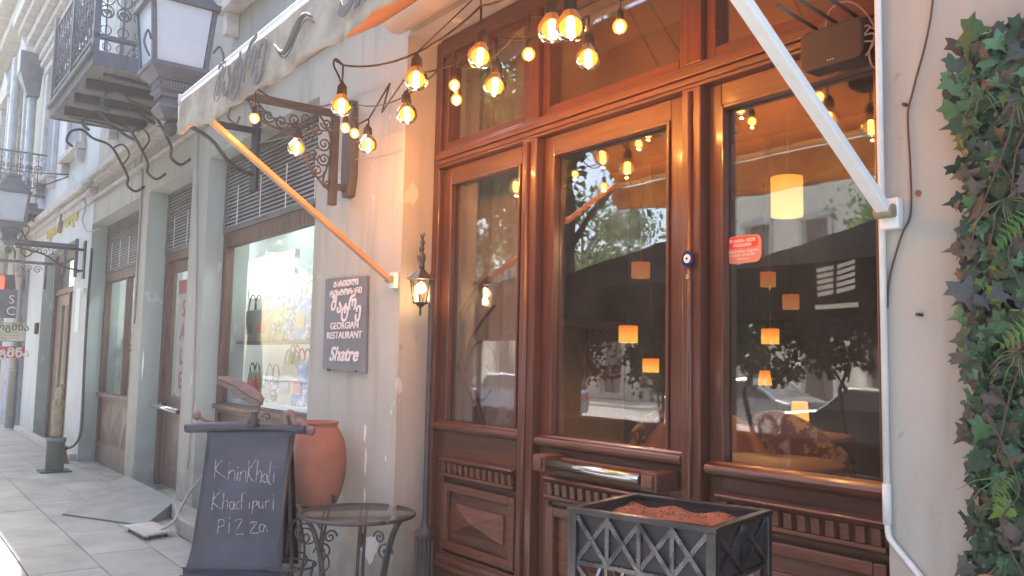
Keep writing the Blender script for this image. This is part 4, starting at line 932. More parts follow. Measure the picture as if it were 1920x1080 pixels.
# ------------------------------------------------------------------ lettered wall sign
ws = thing('restaurant_sign', 'slate grey wall sign board with pale raised lettering beside the display window', 'sign', (-5.33,-.02,1.85))
MB().hexa([(-5.648,-.022,1.535),(-4.995,-.022,1.515),(-4.995,-.002,1.515),(-5.648,-.002,1.535),(-5.655,-.022,2.175),(-5.02,-.022,2.155),(-5.02,-.002,2.155),(-5.655,-.002,2.175)]).build('board', SIGNG, ws, bevel=.003)
def st(s, size, z, shear=0, w=.003, sx=1, x=-5.32, rot=0): return text(s, size, LETP, 'lettering', ws, (x,-.0245,z), shear=shear, weight=w, sx=sx, rot=rot, ext=.002)
st('ᲥᲐᲠᲗᲣᲚᲘ', .056, 2.122, sx=1.25, w=.0015); st('ᲠᲔᲡᲢᲝᲠᲐᲜᲘ', .056, 2.062, sx=1.35, w=.0015)
for ch, x, z in zip('შატრე', (-5.50,-5.41,-5.32,-5.21,-5.12), (1.985,1.965,1.935,1.98,1.93)): st(ch, .13, z, .15, .004, 1.15, x)
st('GEORGIAN', .066, 1.832, sx=1.3, w=.001); st('RESTAURANT', .066, 1.766, sx=1.32, w=.001)
st('Shatre', .135, 1.635, .35, .003, 1.25)
m = MB()
for x in (-5.55,-5.12): m.tube([(x,-.03,1.53),(x,-.001,1.53)], .008, 8)
m.build('screw', IRON, ws)

# ------------------------------------------------------------------ lantern post by the reveal
px_, py_ = -4.40, .10
lp = thing('lantern_post', 'slim dark post with a small lit hexagonal lantern beside the storefront', 'lamp post', (px_,py_,0))
m = MB().lathe([(.062,0),(.062,.06),(.05,.07),(.05,.56),(.058,.57),(.058,.60),(.03,.62),(.02,.66),(.017,.70),(.017,2.1),(.012,2.14)], (px_,py_,.0), 20); m.build('pole', IRON, lp)
fl = MB()
for k in range(12): a = 2*math.pi*k/12; fl.tube([(px_+.051*math.cos(a),py_+.051*math.sin(a),.08),(px_+.051*math.cos(a),py_+.051*math.sin(a),.55)], .006, 5)
fl.build('fluted_base', IRON, lp)
lx, ly = -4.432, .045
MB().tube([(px_,py_,2.09),(lx,ly,2.165)], .01, 6).build('lantern_arm', IRON, lp)
def hexl(r, z): return [(lx+r*math.cos(a), ly+r*math.sin(a), z) for a in [math.pi*k/3+.3 for k in range(6)]]
m = MB(); A=hexl(.095,2.095); B=hexl(.045,2.135); C_=hexl(.012,2.165)
m.add(A+B+C_, [(i,(i+1)%6,6+(i+1)%6,6+i) for i in range(6)]+[(6+i,6+(i+1)%6,12+(i+1)%6,12+i) for i in range(6)]+[tuple(range(12,18)),(5,4,3,2,1,0)])
lr = m.build('lantern_roof', IRON, lp)
fr_ = MB(); A=hexl(.068,2.09); B=hexl(.045,1.955)
for i in range(6): fr_.tube([A[i],B[i]], .004, 5)
fr_.lathe([(.001,1.90-.03),(.008,1.885),(.006,1.92),(.03,1.945),(.05,1.95),(.05,1.956)], (lx,ly,0), 12)
fr_.build('lantern_frame', IRON, lp)
m = MB(); m.add(hexl(.066,2.089)+hexl(.043,1.957), [(i,6+i,6+(i+1)%6,(i+1)%6) for i in range(6)]); m.build('lantern_glass', LANTG, lp)
MB().sphere((lx,ly,2.045), .030, 14, 10, 1.2).build('bulb', emat('lantern bulb', (1,.75,.42), 3.5), lp)
point('lantern_light', lp, (lx,ly,1.99), .45, (1,.62,.3), .02)
fg = MB().tube(catmull([(lx,ly,2.165),(lx+.008,ly,2.22),(lx-.006,ly,2.27),(lx+.004,ly,2.31),(lx,ly,2.34)],5), [.018,.02,.017,.014,.018,.02,.022,.02,.016,.012,.014,.016,.018,.014,.01,.012,.014,.016,.014,.01,.006], 8)
fg.tube([(lx,ly,2.335),(lx-.02,ly,2.375)], .006, 5).tube([(lx,ly,2.335),(lx+.02,ly,2.38)], .007, 5).tube(catmull([(lx-.005,ly,2.2),(lx-.04,ly,2.21),(lx-.05,ly,2.25)],4), .004, 5)
fg.build('finial_figure', IRON, lp)

# ------------------------------------------------------------------ blackboard sign (local frame: x right in the photo, y away, z up)
cb = thing('blackboard_sign', 'scroll shaped blackboard sign with chalk menu and feather quill on top', 'sign', (-5.227,-1.015,0), R(53))
TLc, TRc, BLc, BRc = Vector((.056,.08,1.15)), Vector((.574,.13,1.165)), Vector((0,0,.36)), Vector((.56,0,.365))
def bs(u, v, o=0):        # v: 0 top .. 1 bottom
    p = TLc.lerp(TRc, u).lerp(BLc.lerp(BRc, u), v)
    pinch = .05*math.sin(math.pi*min(1, v*1.0))**2
    wid = (u-.5)*(-.035*math.sin(math.pi*v))
    q = -.02*math.sin(math.pi*v*1.0)+ .04*max(0,(v-.82)/.18)**2*-1
    return (p.x+wid, p.y - q*-1 - o + .03*max(0,(.12-v)/.12)**2*-1, p.z)
MB().grid(lambda u,v: bs(u,v), 20, 30).build('board', SLATE, cb, solid=.008)
# rolled top
def roll(u, v):
    a = R(-60)+v*R(330); r = .030-.012*v + .004*math.sin(u*7)
    c = TLc.lerp(TRc,u); x = -.075+u*.72; lift = .012*math.sin(u*3.1+.4)
    return (x, c.y-.035+r*math.cos(a), 1.165+lift+r*math.sin(a)+u*.012)
MB().grid(roll, 24, 20).build('rolled_top', SLATE, cb, solid=.006)
MB().grid(lambda u,v: (-.02+u*.62, -.045+ .028*math.cos(R(200)+v*R(250)), .345+.028*math.sin(R(200)+v*R(250))), 12, 12).build('rolled_bottom', SLATE, cb, solid=.006)
MB().add([(-.055,.0,1.165),(.0,0,1.17),(.56,.09,1.17),(.56,.105,1.12)],[(0,1,2,3)])
fm = MB()
for x in (.03,.53): fm.tube([(x-.03,-.03,0),(x-.01,-.01,.35),(x+.02,.10,1.13)], .011, 7)
for x in (.06,.52): fm.tube([(x+.01,.42,0),(x,.14,1.12)], .011, 7)
fm.tube([(.02,.0,.30),(.54,.0,.30)], .009, 6)
fm.tube(spiral((.2,.0,.21),.07,1.5,R(90),1,(1,0,0),(0,0,1)), .007, 6).tube(spiral((.36,.0,.21),.07,1.5,R(90),-1,(1,0,0),(0,0,1)), .007, 6)
fm.build('leg_frame', IRON, cb)
bp_ = MB().grid(lambda u,v: (.05+u*.5, .42-.27*v, .30+.8*v), 4, 6); bp_.build('back_board', BLKF, cb, solid=.006)
ch = MB()
STR = [[(128,645),(122,715)],[(160,640),(127,680),(165,712)],[(182,655),(176,722)],[(178,700),(190,685),(202,692),(200,725)],[(214,690),(211,725)],[(215,672),(215,677)],[(225,690),(222,728)],[(224,700),(236,686),(246,694),(243,730)],
 [(258,650),(252,730)],[(285,645),(256,695),(280,732)],[(292,650),(286,732)],[(288,705),(300,688),(308,698),(304,733)],[(328,700),(314,705),(312,725),(326,730),(330,702),(334,733)],[(342,652),(338,733),(350,735)],[(358,695),(356,733)],[(358,672),(358,678)],
 [(120,765),(112,832)],[(145,762),(116,800),(150,830)],[(160,768),(154,830)],[(156,808),(166,796),(176,804),(172,830)],[(196,800),(184,806),(184,826),(196,828),(200,802),(203,830)],[(222,800),(210,808),(210,826),(224,830)],[(232,770),(229,830)],[(231,773),(246,768)],[(230,800),(242,798)],
 [(262,805),(260,828)],[(276,800),(272,848)],[(274,806),(288,798),(292,812),(276,820)],[(300,800),(300,822),(312,824),(314,800),(316,828)],[(326,800),(326,828)],[(324,806),(342,796)],[(357,795),(356,832)],[(356,775),(356,780)],
 [(140,868),(136,920)],[(138,870),(158,868),(160,888),(140,895)],[(182,878),(180,918)],[(184,860),(184,865)],[(200,872),(232,868),(206,918),(238,920)],[(262,880),(290,878),(264,915),(296,916)],[(320,885),(304,888),(301,908),(314,912),(321,888),(332,914)]]
for s in STR:
    P = []
    for a, b in s:
        x, y = 340+a/2, 540+b/2; v = (y-809)/255; l, r = 392-40*v, 556-26*v; u = (x-l)/(r-l)
        P.append(Vector(bs(u, v, .006)))
    Q = catmull(P, 4) if len(P) > 2 else [P[0].lerp(P[1], k/4) for k in range(5)]
    ch.tube(Q, [random.uniform(.0022,.0036) for _ in Q], 5)
ch.build('chalk_writing', CHALK, cb)
out = [(240,195),(400,205),(520,240),(570,270),(585,258),(700,320),(800,380),(860,430),(900,490),(885,590),(800,620),(720,590),(640,540),(560,500),(480,450),(390,370),(330,340),(225,300),(245,250)]
def f2(a, b): 
    X, Y_ = 380+a/7.714, 680+b/7.714
    return (.30+(X-470)/303, 1.185+(797-Y_)/303)
n_ = len(out); fe = MB(); fv = [(f2(*p)[0], .05+.006*math.sin(i*1.7), f2(*p)[1]) for i, p in enumerate(out)]
cxm = [f2(*p) for p in ((260,245),(480,330),(700,470),(860,560))]
ctr = [(p[0], .035, p[1]) for p in cxm]
fe.add(fv+ctr, [(0,1,19),(1,2,20),(1,20,19),(2,3,20),(3,4,20),(4,5,20),(5,6,21),(5,21,20),(6,7,21),(7,8,22),(7,22,21),(8,9,22),(9,10,22),(10,11,22),(11,22,21) if False else (11,21,22),(11,12,21),(12,13,21),(13,14,20),(13,20,21),(14,15,20),(15,16,19),(15,19,20),(16,17,19),(17,18,19),(18,0,19)])
FEA = mat('painted metal feather', (.21,.16,.155), .5, c2=(.13,.10,.10), scale=4, stretch=(1,1,20))
fo = fe.build('feather', FEA, cb, solid=.006)
MB().tube(catmull([(c[0],.03,c[2]) for c in ctr]+[(.355,.03,1.235),(.37,.04,1.2)],5), .004, 6).build('quill', IRON, fo)
ik = MB().lathe([(.036,0),(.036,.045),(.018,.06),(.018,.085),(.024,.09)], (.33,.06,1.185), 14); ik.tube(spiral((.41,.06,1.245),.03,1.0,R(180),-1,(1,0,0),(0,0,1)), .005, 6)
ik.build('ink_pot', IRON, cb)
kn = MB().tube(catmull([(.52,.1,1.19),(.51,.1,1.25),(.545,.1,1.27),(.57,.1,1.2),(.60,.1,1.22),(.66,.1,1.16)],5), .022, 8).sphere((.67,.1,1.165),.03,10,8).sphere((-.03,.1,1.245),.03,10,8).tube([(-.03,.1,1.245),(.07,.09,1.2)], .014, 7)
kn.build('scroll_knot', FEA, cb)

# ------------------------------------------------------------------ clay pot on an iron stand
pt = thing('clay_pot', 'large round terracotta pot behind the blackboard sign', 'pot', (-5.20,-.225,.63))
MB().lathe([(.095,.64),(.125,.68),(.152,.75),(.170,.83),(.178,.91),(.176,.99),(.162,1.07),(.136,1.13),(.116,1.155),(.110,1.165),(.110,1.18),(.117,1.185),(.117,1.20),(.100,1.20),(.095,1.16),(.13,1.08),(.14,.9),(.08,.70)], (-5.20,-.225,0), 36).build('body', CLAY, pt)
MB().lathe([(.106,1.150),(.112,1.156),(.112,1.166),(.106,1.172)], (-5.20,-.225,0), 36).build('neck_ring', CLAY, pt)
sn = thing('pot_stand', 'wrought iron stand carrying the terracotta pot', 'stand', (-5.20,-.225,0))
MB().tube([(-5.20+.115*math.cos(a),-.225+.115*math.sin(a),.672) for a in [2*math.pi*k/24 for k in range(25)]], .008, 6).build('ring', IRON, sn)
for k in range(3):
    a = 2*math.pi*k/3+.2; c, s = math.cos(a), math.sin(a)
    def P(r, z): return (-5.20+r*c, -.225+r*s, z)
    MB().tube(catmull([P(.115,.67),P(.14,.74),P(.175,.73),P(.165,.69),P(.12,.62),P(.07,.4),P(.09,.2),P(.17,.0)],6), .008, 6).build('leg', IRON, sn)
    MB().tube([(q.x,q.y,q.z) for q in [Vector(P(.10+.05*math.cos(b),.32+.05*math.sin(b))) for b in [2*math.pi*i/16 for i in range(17)]]], .006, 5).build('scroll', IRON, sn)

# ------------------------------------------------------------------ glass bistro table
tx, ty, tz = -4.515, -.285, .72
gt = thing('glass_table', 'round glass topped bistro table with dark metal rim and curved legs', 'table', (tx,ty,0))
MB().lathe([(.001,tz-.004),(.318,tz-.004),(.322,tz),(.318,tz+.004),(.001,tz+.004)], (tx,ty,0), 48).build('tabletop', GLASST, gt)
MB().tube([(tx+.327*math.cos(a),ty+.327*math.sin(a),tz-.004) for a in [2*math.pi*k/56 for k in range(57)]], .011, 8).build('rim', IRON, gt)
for k in range(3):
    a = R(25+120*k); c, s = math.cos(a), math.sin(a)
    def P(r, z, o=0): return (tx+r*c-s*o, ty+r*s+c*o, z)
    for o in (-.016,.016): MB().tube(catmull([P(.30,tz-.012,o),P(.25,.62,o),P(.20,.42,o),P(.19,.25,o),P(.26,.0,o)],7), .010, 7).build('leg', IRON, gt)
    MB().tube(spiral(P(.20,.52), .055, 1.5, R(0), 1, (c,s,0), (0,0,1)), .006, 6).build('scroll', IRON, gt)
    MB().tube(spiral(P(.16,.60), .04, 1.5, R(180), -1, (c,s,0), (0,0,1)), .006, 6).build('scroll', IRON, gt)
MB().tube([(tx+.19*math.cos(a),ty+.19*math.sin(a),.30) for a in [2*math.pi*k/28 for k in range(29)]], .006, 6).build('stretcher', IRON, gt)
cg = thing('iron_stand', 'low black wrought iron stand with rings half hidden behind the blackboard sign', 'stand', (-4.95,-.50,-.10), R(20)); cg.location.z = 0; cg.scale = (1,1,.86)
MB().tube([(.155*math.cos(a),.155*math.sin(a),.43) for a in [2*math.pi*k/24 for k in range(25)]], .008, 6).build('ring', IRON, cg)
for k in range(4):
    a = R(45+90*k); c, s = math.cos(a), math.sin(a); MB().tube(catmull([(.14*c,.14*s,.445),(.12*c,.12*s,.25),(.17*c,.17*s,0)],6), .009, 6).build('leg', IRON, cg)
MB().tube([( .15*math.cos(a), .12, .60+.13*math.sin(a)) for a in [math.pi*k/16 for k in range(17)]], .008, 6).tube([(.15,.12,.6),(.14,.10,.46)], .008, 6).tube([(-.15,.12,.6),(-.14,.10,.46)], .008, 6).tube(spiral((0,.12,.60),.07,1.5,0,1,(1,0,0),(0,0,1)),.006,6).tube([(.09*math.cos(a),.12,.62+.07*math.sin(a)) for a in [2*math.pi*k/16 for k in range(17)]],.006,5).build('backrest', IRON, cg)

# ------------------------------------------------------------------ metal planter stand (local frame)
pn = thing('metal_planter', 'scratched steel lattice planter stand filled with orange sand by the door', 'planter', (-2.065,-.335,0), R(15))
W, Dp, H = .257, .215, 1.10
for i in (-1,1):
    for j in (-1,1): bx(i*W-.016,i*W+.016,j*Dp-.016,j*Dp+.016,0,H-.0105).build('leg', STEEL, pn, bevel=.002)
m = MB(); t_=.012
m.box(-W-.02,W+.02,-Dp-.02,-Dp+t_,H-.01,H+.008).box(-W-.02,W+.02,Dp-t_,Dp+.02,H-.01,H+.008).box(-W-.02,-W+t_,-Dp+t_+.0005,Dp-t_-.0005,H-.01,H+.008).box(W-t_,W+.02,-Dp+t_+.0005,Dp-t_-.0005,H-.01,H+.008)
m.build('rim', STEEL, pn, bevel=.003)
m = MB(); m.box(-W+.0165,W-.0165,-Dp+.004,-Dp+.008,H-.17,H-.0105).box(-W+.0165,W-.0165,Dp-.008,Dp-.004,H-.17,H-.0105).box(-W+.004,-W+.008,-Dp+.0165,Dp-.0165,H-.17,H-.0105).box(W-.008,W-.004,-Dp+.0165,Dp-.0165,H-.17,H-.0105).box(-W+.0085,W-.0085,-Dp+.0085,Dp-.0085,H-.17,H-.165)
m.build('tray', mat('dull purple grey tray', (.045,.04,.045), .5, metal=.2), pn)
MB().grid(lambda u,v: (-W+.01+u*(2*W-.02), -Dp+.01+v*(2*Dp-.02), H-.030+.018*math.sin(u*2.6+.2)*math.sin(v*2.2+.9)+.008*math.sin(u*17+v*9)+.006*math.sin(v*23)), 30, 26).build('sand', SAND, pn)
cr = MB()
for k in range(420):
    u, v = random.random(), random.random(); zz = H-.030+.018*math.sin(u*2.6+.2)*math.sin(v*2.2+.9)+.008*math.sin(u*17+v*9)+.006*math.sin(v*23); q = random.uniform(.002,.007)
    x, y = -W+.01+u*(2*W-.02), -Dp+.01+v*(2*Dp-.02); cr.add([(x-q,y,zz),(x+q*.5,y-q,zz),(x+q*.5,y+q,zz),(x,y,zz+q)], [(0,1,3),(1,2,3),(2,0,3)])
cr.build('sand_crumbs', mat('crumbs', (.26,.11,.07), .95, c2=(.12,.07,.05), scale=60), pn, kind='stuff')
hb_ = .175; LATM = mat('worn bright steel bar', (.24,.235,.25), .26, metal=.9, c2=(.08,.08,.095), scale=9, lo=.45, hi=.6)
def lat(p0, p1, n, face):
    m = MB(); p0 = Vector(p0); p1 = Vector(p1); d = (p1-p0)/n; nrm = Vector(face)
    for k in range(n):
        a = p0+d*k; b = p0+d*(k+1); up = Vector((0,0,1)); o = nrm*.006
        za, zb = H-.018, H-hb_+.008
        m.beam((a.x+o.x,a.y+o.y,za),(b.x+o.x,b.y+o.y,zb),.016,.012,nrm); m.beam((a.x-o.x*0,a.y,zb),(b.x,b.y,za),.016,.012,nrm)
        if k: m.beam((a.x+o.x*.5,a.y+o.y*.5,zb-.008),(a.x+o.x*.5,a.y+o.y*.5,za+.008),.015,.012,nrm)
    m.beam((p0.x,p0.y,H-hb_),(p1.x,p1.y,H-hb_),.014,.014,nrm)
    return m
for p0, p1, n, fc in (((-W+.016,-Dp,0),(W-.016,-Dp,0),4,(0,-1,0)),((W,-Dp+.016,0),(W,Dp-.016,0),2,(1,0,0)),((-W+.016,Dp,0),(W-.016,Dp,0),4,(0,1,0)),((-W,-Dp+.016,0),(-W,Dp-.016,0),2,(-1,0,0))):
    lat(p0, p1, n, fc).build('lattice', LATM, pn)
    a = Vector(p0); b = Vector(p1); mm = (a+b)/2; q = MB()
    for s_, e_ in ((a,mm),(mm,b)):
        q.beam((s_.x,s_.y,H-hb_-.01),(e_.x,e_.y,H-hb_-.26),.015,.012,fc); q.beam((s_.x,s_.y,H-hb_-.26),(e_.x,e_.y,H-hb_-.01),.015,.012,fc)
    q.beam((mm.x,mm.y,H-hb_),(mm.x,mm.y,.05),.012,.012,fc); q.beam((a.x,a.y,H-hb_-.27),(b.x,b.y,H-hb_-.27),.014,.014,fc)
    q.build('cross_brace', LATM, pn)

# ------------------------------------------------------------------ right pier: conduit, wires, box with rods
cd = MB().tube([(-1.452,-.013,3.9),(-1.452,-.013,1.24)], .011, 10); cdo = thing('conduit', 'white plastic conduit running down the pier beside the ivy and bending below', 'conduit', (-1.452,-.013,1.2))
cd.build('pipe', PVC, cdo)
MB().tube([(-1.452,-.014,1.245),(-1.452,-.014,1.12)], .014, 10).build('coupling', PVC, cdo)
MB().tube(catmull([(-1.452,-.013,1.12),(-1.448,-.013,1.085),(-1.43,-.013,1.06),(-1.35,-.013,.98),(-1.25,-.013,.87),(-1.1,-.013,.75)],6), .010, 10).build('pipe', PVC, cdo)
w1 = MB().tube(catmull([(-1.24,-.008,3.3),(-1.272,-.008,2.766),(-1.34,-.008,2.50),(-1.361,-.008,2.417),(-1.357,-.008,2.25),(-1.359,-.008,2.097),(-1.39,-.008,2.03),(-1.432,-.008,1.90),(-1.442,-.008,1.8)],6), .0035, 5)
tag(w1.build('wall_wire', BRNW), 'thin brown wire hanging loosely down the right pier', 'wire')
nl = MB().tube([(-1.335,-.03,1.775),(-1.335,-.0005,1.775)], .006, 6); tag(nl.build('wall_plug', IRON), 'tiny dark plug hole in the right pier', 'plug')
nl = MB().tube([(-1.37,-.02,2.45),(-1.37,-.0005,2.45)], .006, 6); tag(nl.build('wall_plug', BRNW), 'rusty plug in the right pier above the awning bracket', 'plug')
rs = MB()
for k in range(1):
    a = 1.2; rs.prism([(-1.35+.04*math.cos(a)+.012*math.cos(b)*random.uniform(.6,1.2), 2.13+.03*math.sin(a)+.012*math.sin(b)*random.uniform(.6,1.2)) for b in [k2*1.04 for k2 in range(6)]], -.004-.0004*k, -.0006)
tag(rs.build('rust_mark', mat('rust', (.28,.10,.05), .9)), 'rusty chipped patch around the right awning bracket', 'rust mark')
bxx = thing('wall_box', 'dark brown rounded box with three rods under the awning', 'box', (-1.69,.15,2.77))
MB().prism(rrect(-1.815,-1.565,2.69,2.84,.03), .085,.17).build('casing', BOXM, bxx, bevel=.008)
bx(-1.75,-1.62,.171,.2,2.72,2.80).build('mount', IRON, bxx)
text('• • •', .016, WHITEP, 'marking', bxx, (-1.69,.0835,2.71), ext=.0005)
for x in (-1.78,-1.70,-1.62): MB().tube([(x,.14,2.865),(x-.012,-.08,2.90)], .007, 7).tube([(x,.14,2.865),(x,.14,2.842)], .006, 6).build('rod', IRON, bxx)
cw = MB().tube(catmull([(-1.73,.12,2.845),(-1.71,.11,2.90),(-1.66,.11,2.92),(-1.61,.11,2.90),(-1.56,.11,2.84),(-1.53,.10,2.78),(-1.56,.10,2.80),(-1.58,.10,2.77),(-1.53,.1,2.76),(-1.55,.10,2.70),(-1.54,.10,2.65),(-1.515,.10,2.64),(-1.49,.09,2.66)],6), .0035, 5).tube(catmull([(-1.54,.095,2.79),(-1.575,.095,2.75),(-1.53,.095,2.73),(-1.56,.095,2.69)],6), .003, 5)
tag(cw.build('coiled_cable', mat('pale coiled cable', (.26,.19,.16), .6)), 'pale coiled cable dangling beside the dark box', 'cable')

# ------------------------------------------------------------------ artificial ivy wall
iv = thing('ivy_panel', 'green and brown artificial ivy panel hung on the grey wall', 'plant', (-.8,-.05,1.3))
bx(-1.158,-.3,-.05,-.001,0.0,2.59).build('backing', mat('dark red brown net', (.05,.022,.018), .9), iv)
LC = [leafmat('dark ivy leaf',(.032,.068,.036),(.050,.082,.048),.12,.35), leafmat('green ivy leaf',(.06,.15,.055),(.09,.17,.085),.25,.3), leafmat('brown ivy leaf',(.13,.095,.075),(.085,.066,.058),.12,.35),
      leafmat('grey violet ivy leaf',(.062,.062,.066),(.085,.08,.075),.1,.35), leafmat('lime leaf',(.24,.34,.06),(.15,.28,.06),.3,.2), leafmat('mint ivy leaf',(.13,.26,.15),(.09,.20,.10),.25,.2)]
def ivy_mesh(m, seed):
    random.seed(seed)
    pts = [(0,-.05),(.22,-.22),(.42,-.28),(.40,-.05),(.62,.12),(.36,.22),(.28,.42),(.12,.52),(0,.95),(-.12,.52),(-.28,.42),(-.36,.22),(-.62,.12),(-.40,-.05),(-.42,-.28),(-.22,-.22)]
    vs = [(x, .16*abs(x)+.10*max(0,z-.3)*random.uniform(.3,1.5)+random.uniform(-.02,.02), z) for x, z in pts]+[(0,-.02,.2)]
    return MB().add(vs, [(i,(i+1)%16,16) for i in range(16)], False).mesh('leaf', m)
IV = [[ivy_mesh(m, 3*i+k) for k in range(3)] for i, m in enumerate(LC)]
random.seed(11)
wts = [.33,.21,.18,.13,.06,.09]
def pick():
    r = random.random(); s = 0
    for i, w in enumerate(wts):
        s += w
        if r < s: return i
    return 0
N_L = 292
for k in range(N_L):
    z = .62+ (2.60-.62)*((k*.618034) % 1.0); x = -1.165 + (.29)*random.random()**1.1
    d = random.random()
    y = -.055-.075*d
    if random.random() < .22: x = -1.165+random.uniform(-.012,.01); y = -.03-.07*random.random()
    s = random.choice((.035,.05,.06,.07,.08,.095))*random.uniform(.85,1.15)
    q = pick()
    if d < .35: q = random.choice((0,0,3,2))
    inst(random.choice(IV[q]), 'leaf', iv, (x,y,z), (R(random.uniform(-50,25)), R(random.uniform(95,265)), R(random.uniform(-40,40))), s)
fill = MB(); lf = IV[0][0]; base_v = [v.co.copy() for v in lf.vertices]; base_f = [tuple(p.vertices) for p in lf.polygons]
from mathutils import Euler
for k in range(1500):
    z = random.uniform(0.02,2.57); x = random.uniform(-1.15,-.3); 
    if x < -.88 and z > .62: x = random.uniform(-1.145,-.88); y = -.052-.012*random.random(); s = .05
    else: y = -.055-.08*random.random(); s = random.uniform(.045,.09)
    Mx = Matrix.Translation((x,y,z)) @ Euler((R(random.uniform(-40,20)), R(random.uniform(90,270)), R(random.uniform(-40,40)))).to_matrix().to_4x4() @ Matrix.Scale(s,4)
    fill.add([Mx @ v for v in base_v], base_f)
fill.build('small_leaves', LC[0], iv, kind='stuff')
for mi, cnt in ((0,420),(2,220),(3,150),(1,260),(5,60),(4,40)):
    fill = MB()
    for k in range(cnt):
        z = random.uniform(.55,2.585); x = -1.155+.30*random.random(); y = -.058-.05*random.random(); s = random.uniform(.035,.075)
        Mx = Matrix.Translation((x,y,z)) @ Euler((R(random.uniform(-50,20)), R(random.uniform(90,270)), R(random.uniform(-40,40)))).to_matrix().to_4x4() @ Matrix.Scale(s,4)
        fill.add([Mx @ v for v in base_v], base_f)
    fill.build('small_leaves', LC[mi], iv, kind='stuff')
bits = MB()
for k in range(1400):
    x = -1.155+.3*random.random(); z = random.uniform(.6,2.58); y = -.06-.07*random.random(); s = random.uniform(.006,.013); a = random.uniform(0,6.28)
    bits.add([(x,y,z),(x+s*math.cos(a),y-.004,z+s*math.sin(a)),(x+s*1.6*math.cos(a+.5),y,z+s*1.6*math.sin(a+.5)),(x+s*math.cos(a+1),y+.003,z+s*math.sin(a+1))],[(0,1,2,3)])
bits.build('box_foliage', LC[1], iv, kind='stuff')
def frond(p, a, L, m, n=12):
    q = MB(); p = Vector(p); d = Vector((math.cos(a), 0, math.sin(a))); pr = Vector((-d.z,0,d.x)); pts = []
    for i in range(n+1):
        t = i/n; pts.append(p + d*L*t + Vector((0,-.05*math.sin(t*2.2),-.04*t*t)))
    q.tube(pts, [.002*(1-.7*i/n) for i in range(n+1)], 4)
    for i in range(1, n+1):
        t = i/n; w = L*.26*math.sin(math.pi*(.12+.86*t))
        for s in (-1,1):
            b = pts[i]; e = b + pr*s*w + d*w*.35; g = d*L*.035
            q.add([b-g, e, b+g, b+Vector((0,-.003,0))], [(0,1,3),(3,1,2)])
    return q
for (x0,z0,x1,z1) in ((-.93,2.5,-1.02,2.0),(-1.05,2.2,-.95,1.75),(-.92,1.9,-1.08,1.35),(-1.1,1.5,-.98,1.0),(-1.0,2.3,-1.13,1.95)):
    MB().tube(catmull([(x0,-.12,z0),((x0+x1)/2+.03,-.145,(z0+z1)/2+.05),((x0+x1)/2-.02,-.14,(z0+z1)/2-.06),(x1,-.12,z1)],5), .0028, 5).build('runner', BRNW, iv)
FR = leafmat('fern', (.12,.26,.05), (.07,.17,.04), .3)
for (x,z,a,L) in ((-.92,2.05,215,.15),(-.88,1.76,200,.17),(-1.02,1.33,235,.08)): frond((x,-.13,z), R(a), L, FR).build('fern_frond', FR, iv)
for (x,z) in ((-1.07,2.40),(-1.03,2.08),(-1.0,1.66),(-1.06,1.32),(-.98,2.35)):
    g = MB()
    for k in range(9):
        a = R(random.uniform(195,345)); L = random.uniform(.06,.15)
        g.tube([(x,-.13,z),(x+L*.5*math.cos(a),-.16,z+L*.5*math.sin(a)+.01),(x+L*math.cos(a),-.155,z+L*math.sin(a))], [.0022,.0018,.0004], 4)
    g.build('grass_tuft', leafmat('tuft green', (.16,.22,.10), (.10,.15,.07), .2), iv)
gd = thing('orange_ball', 'small round orange ball tucked at the bottom of the ivy', 'ball', (-1.08,-.16,1.02))
MB().sphere((-1.085,-.17,1.02), .042, 20, 14).build('ball', mat('orange glaze', (.50,.20,.07), .35, c2=(.42,.26,.10), scale=10), gd)
MB().tube([(-1.085,-.17,1.06),(-1.08,-.12,1.075)], .004, 5).build('stalk', BRNW, gd)

# ------------------------------------------------------------------ ramp, plate, can with figure, hose, cables
MB().hexa([(-8.78,-1.1,-.0+.001),(-8.30,-.30,.001),(-9.12,-.03,.001),(-11.0,-.35,.001),(-8.80,-1.1,.012),(-8.32,-.29,.035),(-9.12,-.03,.10),(-11.0,-.35,.10)])
rp = MB().hexa([(-9.6,-.95,.001),(-8.55,-.42,.001),(-9.05,-.005,.001),(-11.2,-.005,.001),(-9.6,-.95,.014),(-8.55,-.42,.02),(-9.05,-.005,.15),(-11.2,-.005,.15)])
tag(rp.build('entrance_ramp', CONC, bevel=.004), 'low grey sloping ramp in front of the SALE door', 'ramp')
plt = thing('floor_plate', 'white square plate lying on the pavement by the ramp', 'plate', (-8.2,-.47,.0))
MB().hexa([(-8.46,-.63,.035),(-7.88,-.59,.035),(-7.98,-.33,.035),(-8.50,-.36,.035),(-8.46,-.63,.055),(-7.88,-.59,.055),(-7.98,-.33,.055),(-8.50,-.36,.055)]).build('lid', mat('dirty white plate', (.58,.55,.52), .5, c2=(.40,.37,.35), scale=6), plt, bevel=.006)
m = MB()
for x, y in ((-8.40,-.58),(-7.96,-.55),(-8.04,-.38),(-8.42,-.41)): m.lathe([(.025,.001),(.025,.0345)], (x,y,0), 8)
m.build('foot', IRON, plt)
cl = MB().tube(catmull([(-8.05,-.42,.05),(-8.1,-.30,.10),(-8.30,-.18,.18),(-8.45,-.06,.3),(-8.30,-.03,.42),(-8.12,-.02,.56),(-8.10,.05,.9)],6), .012, 7)
tag(cl.build('ground_cable', GREYW), 'grey cable rising from the white plate to the shop window', 'cable')
cn_ = thing('floor_bin', 'grey green cylindrical can on a base plate outside the far doorway', 'can', (-13.1,-.45,0))
bx(-13.34,-12.98,-.66,-.28,.003,.02).build('base_plate', IRON, cn_)
MB().lathe([(.115,.031),(.115,.40),(.125,.40),(.125,.46),(.10,.46),(.10,.30)], (-13.15,-.47,0), 24).build('drum', GRNB, cn_)
bpy.context.view_layer.update()
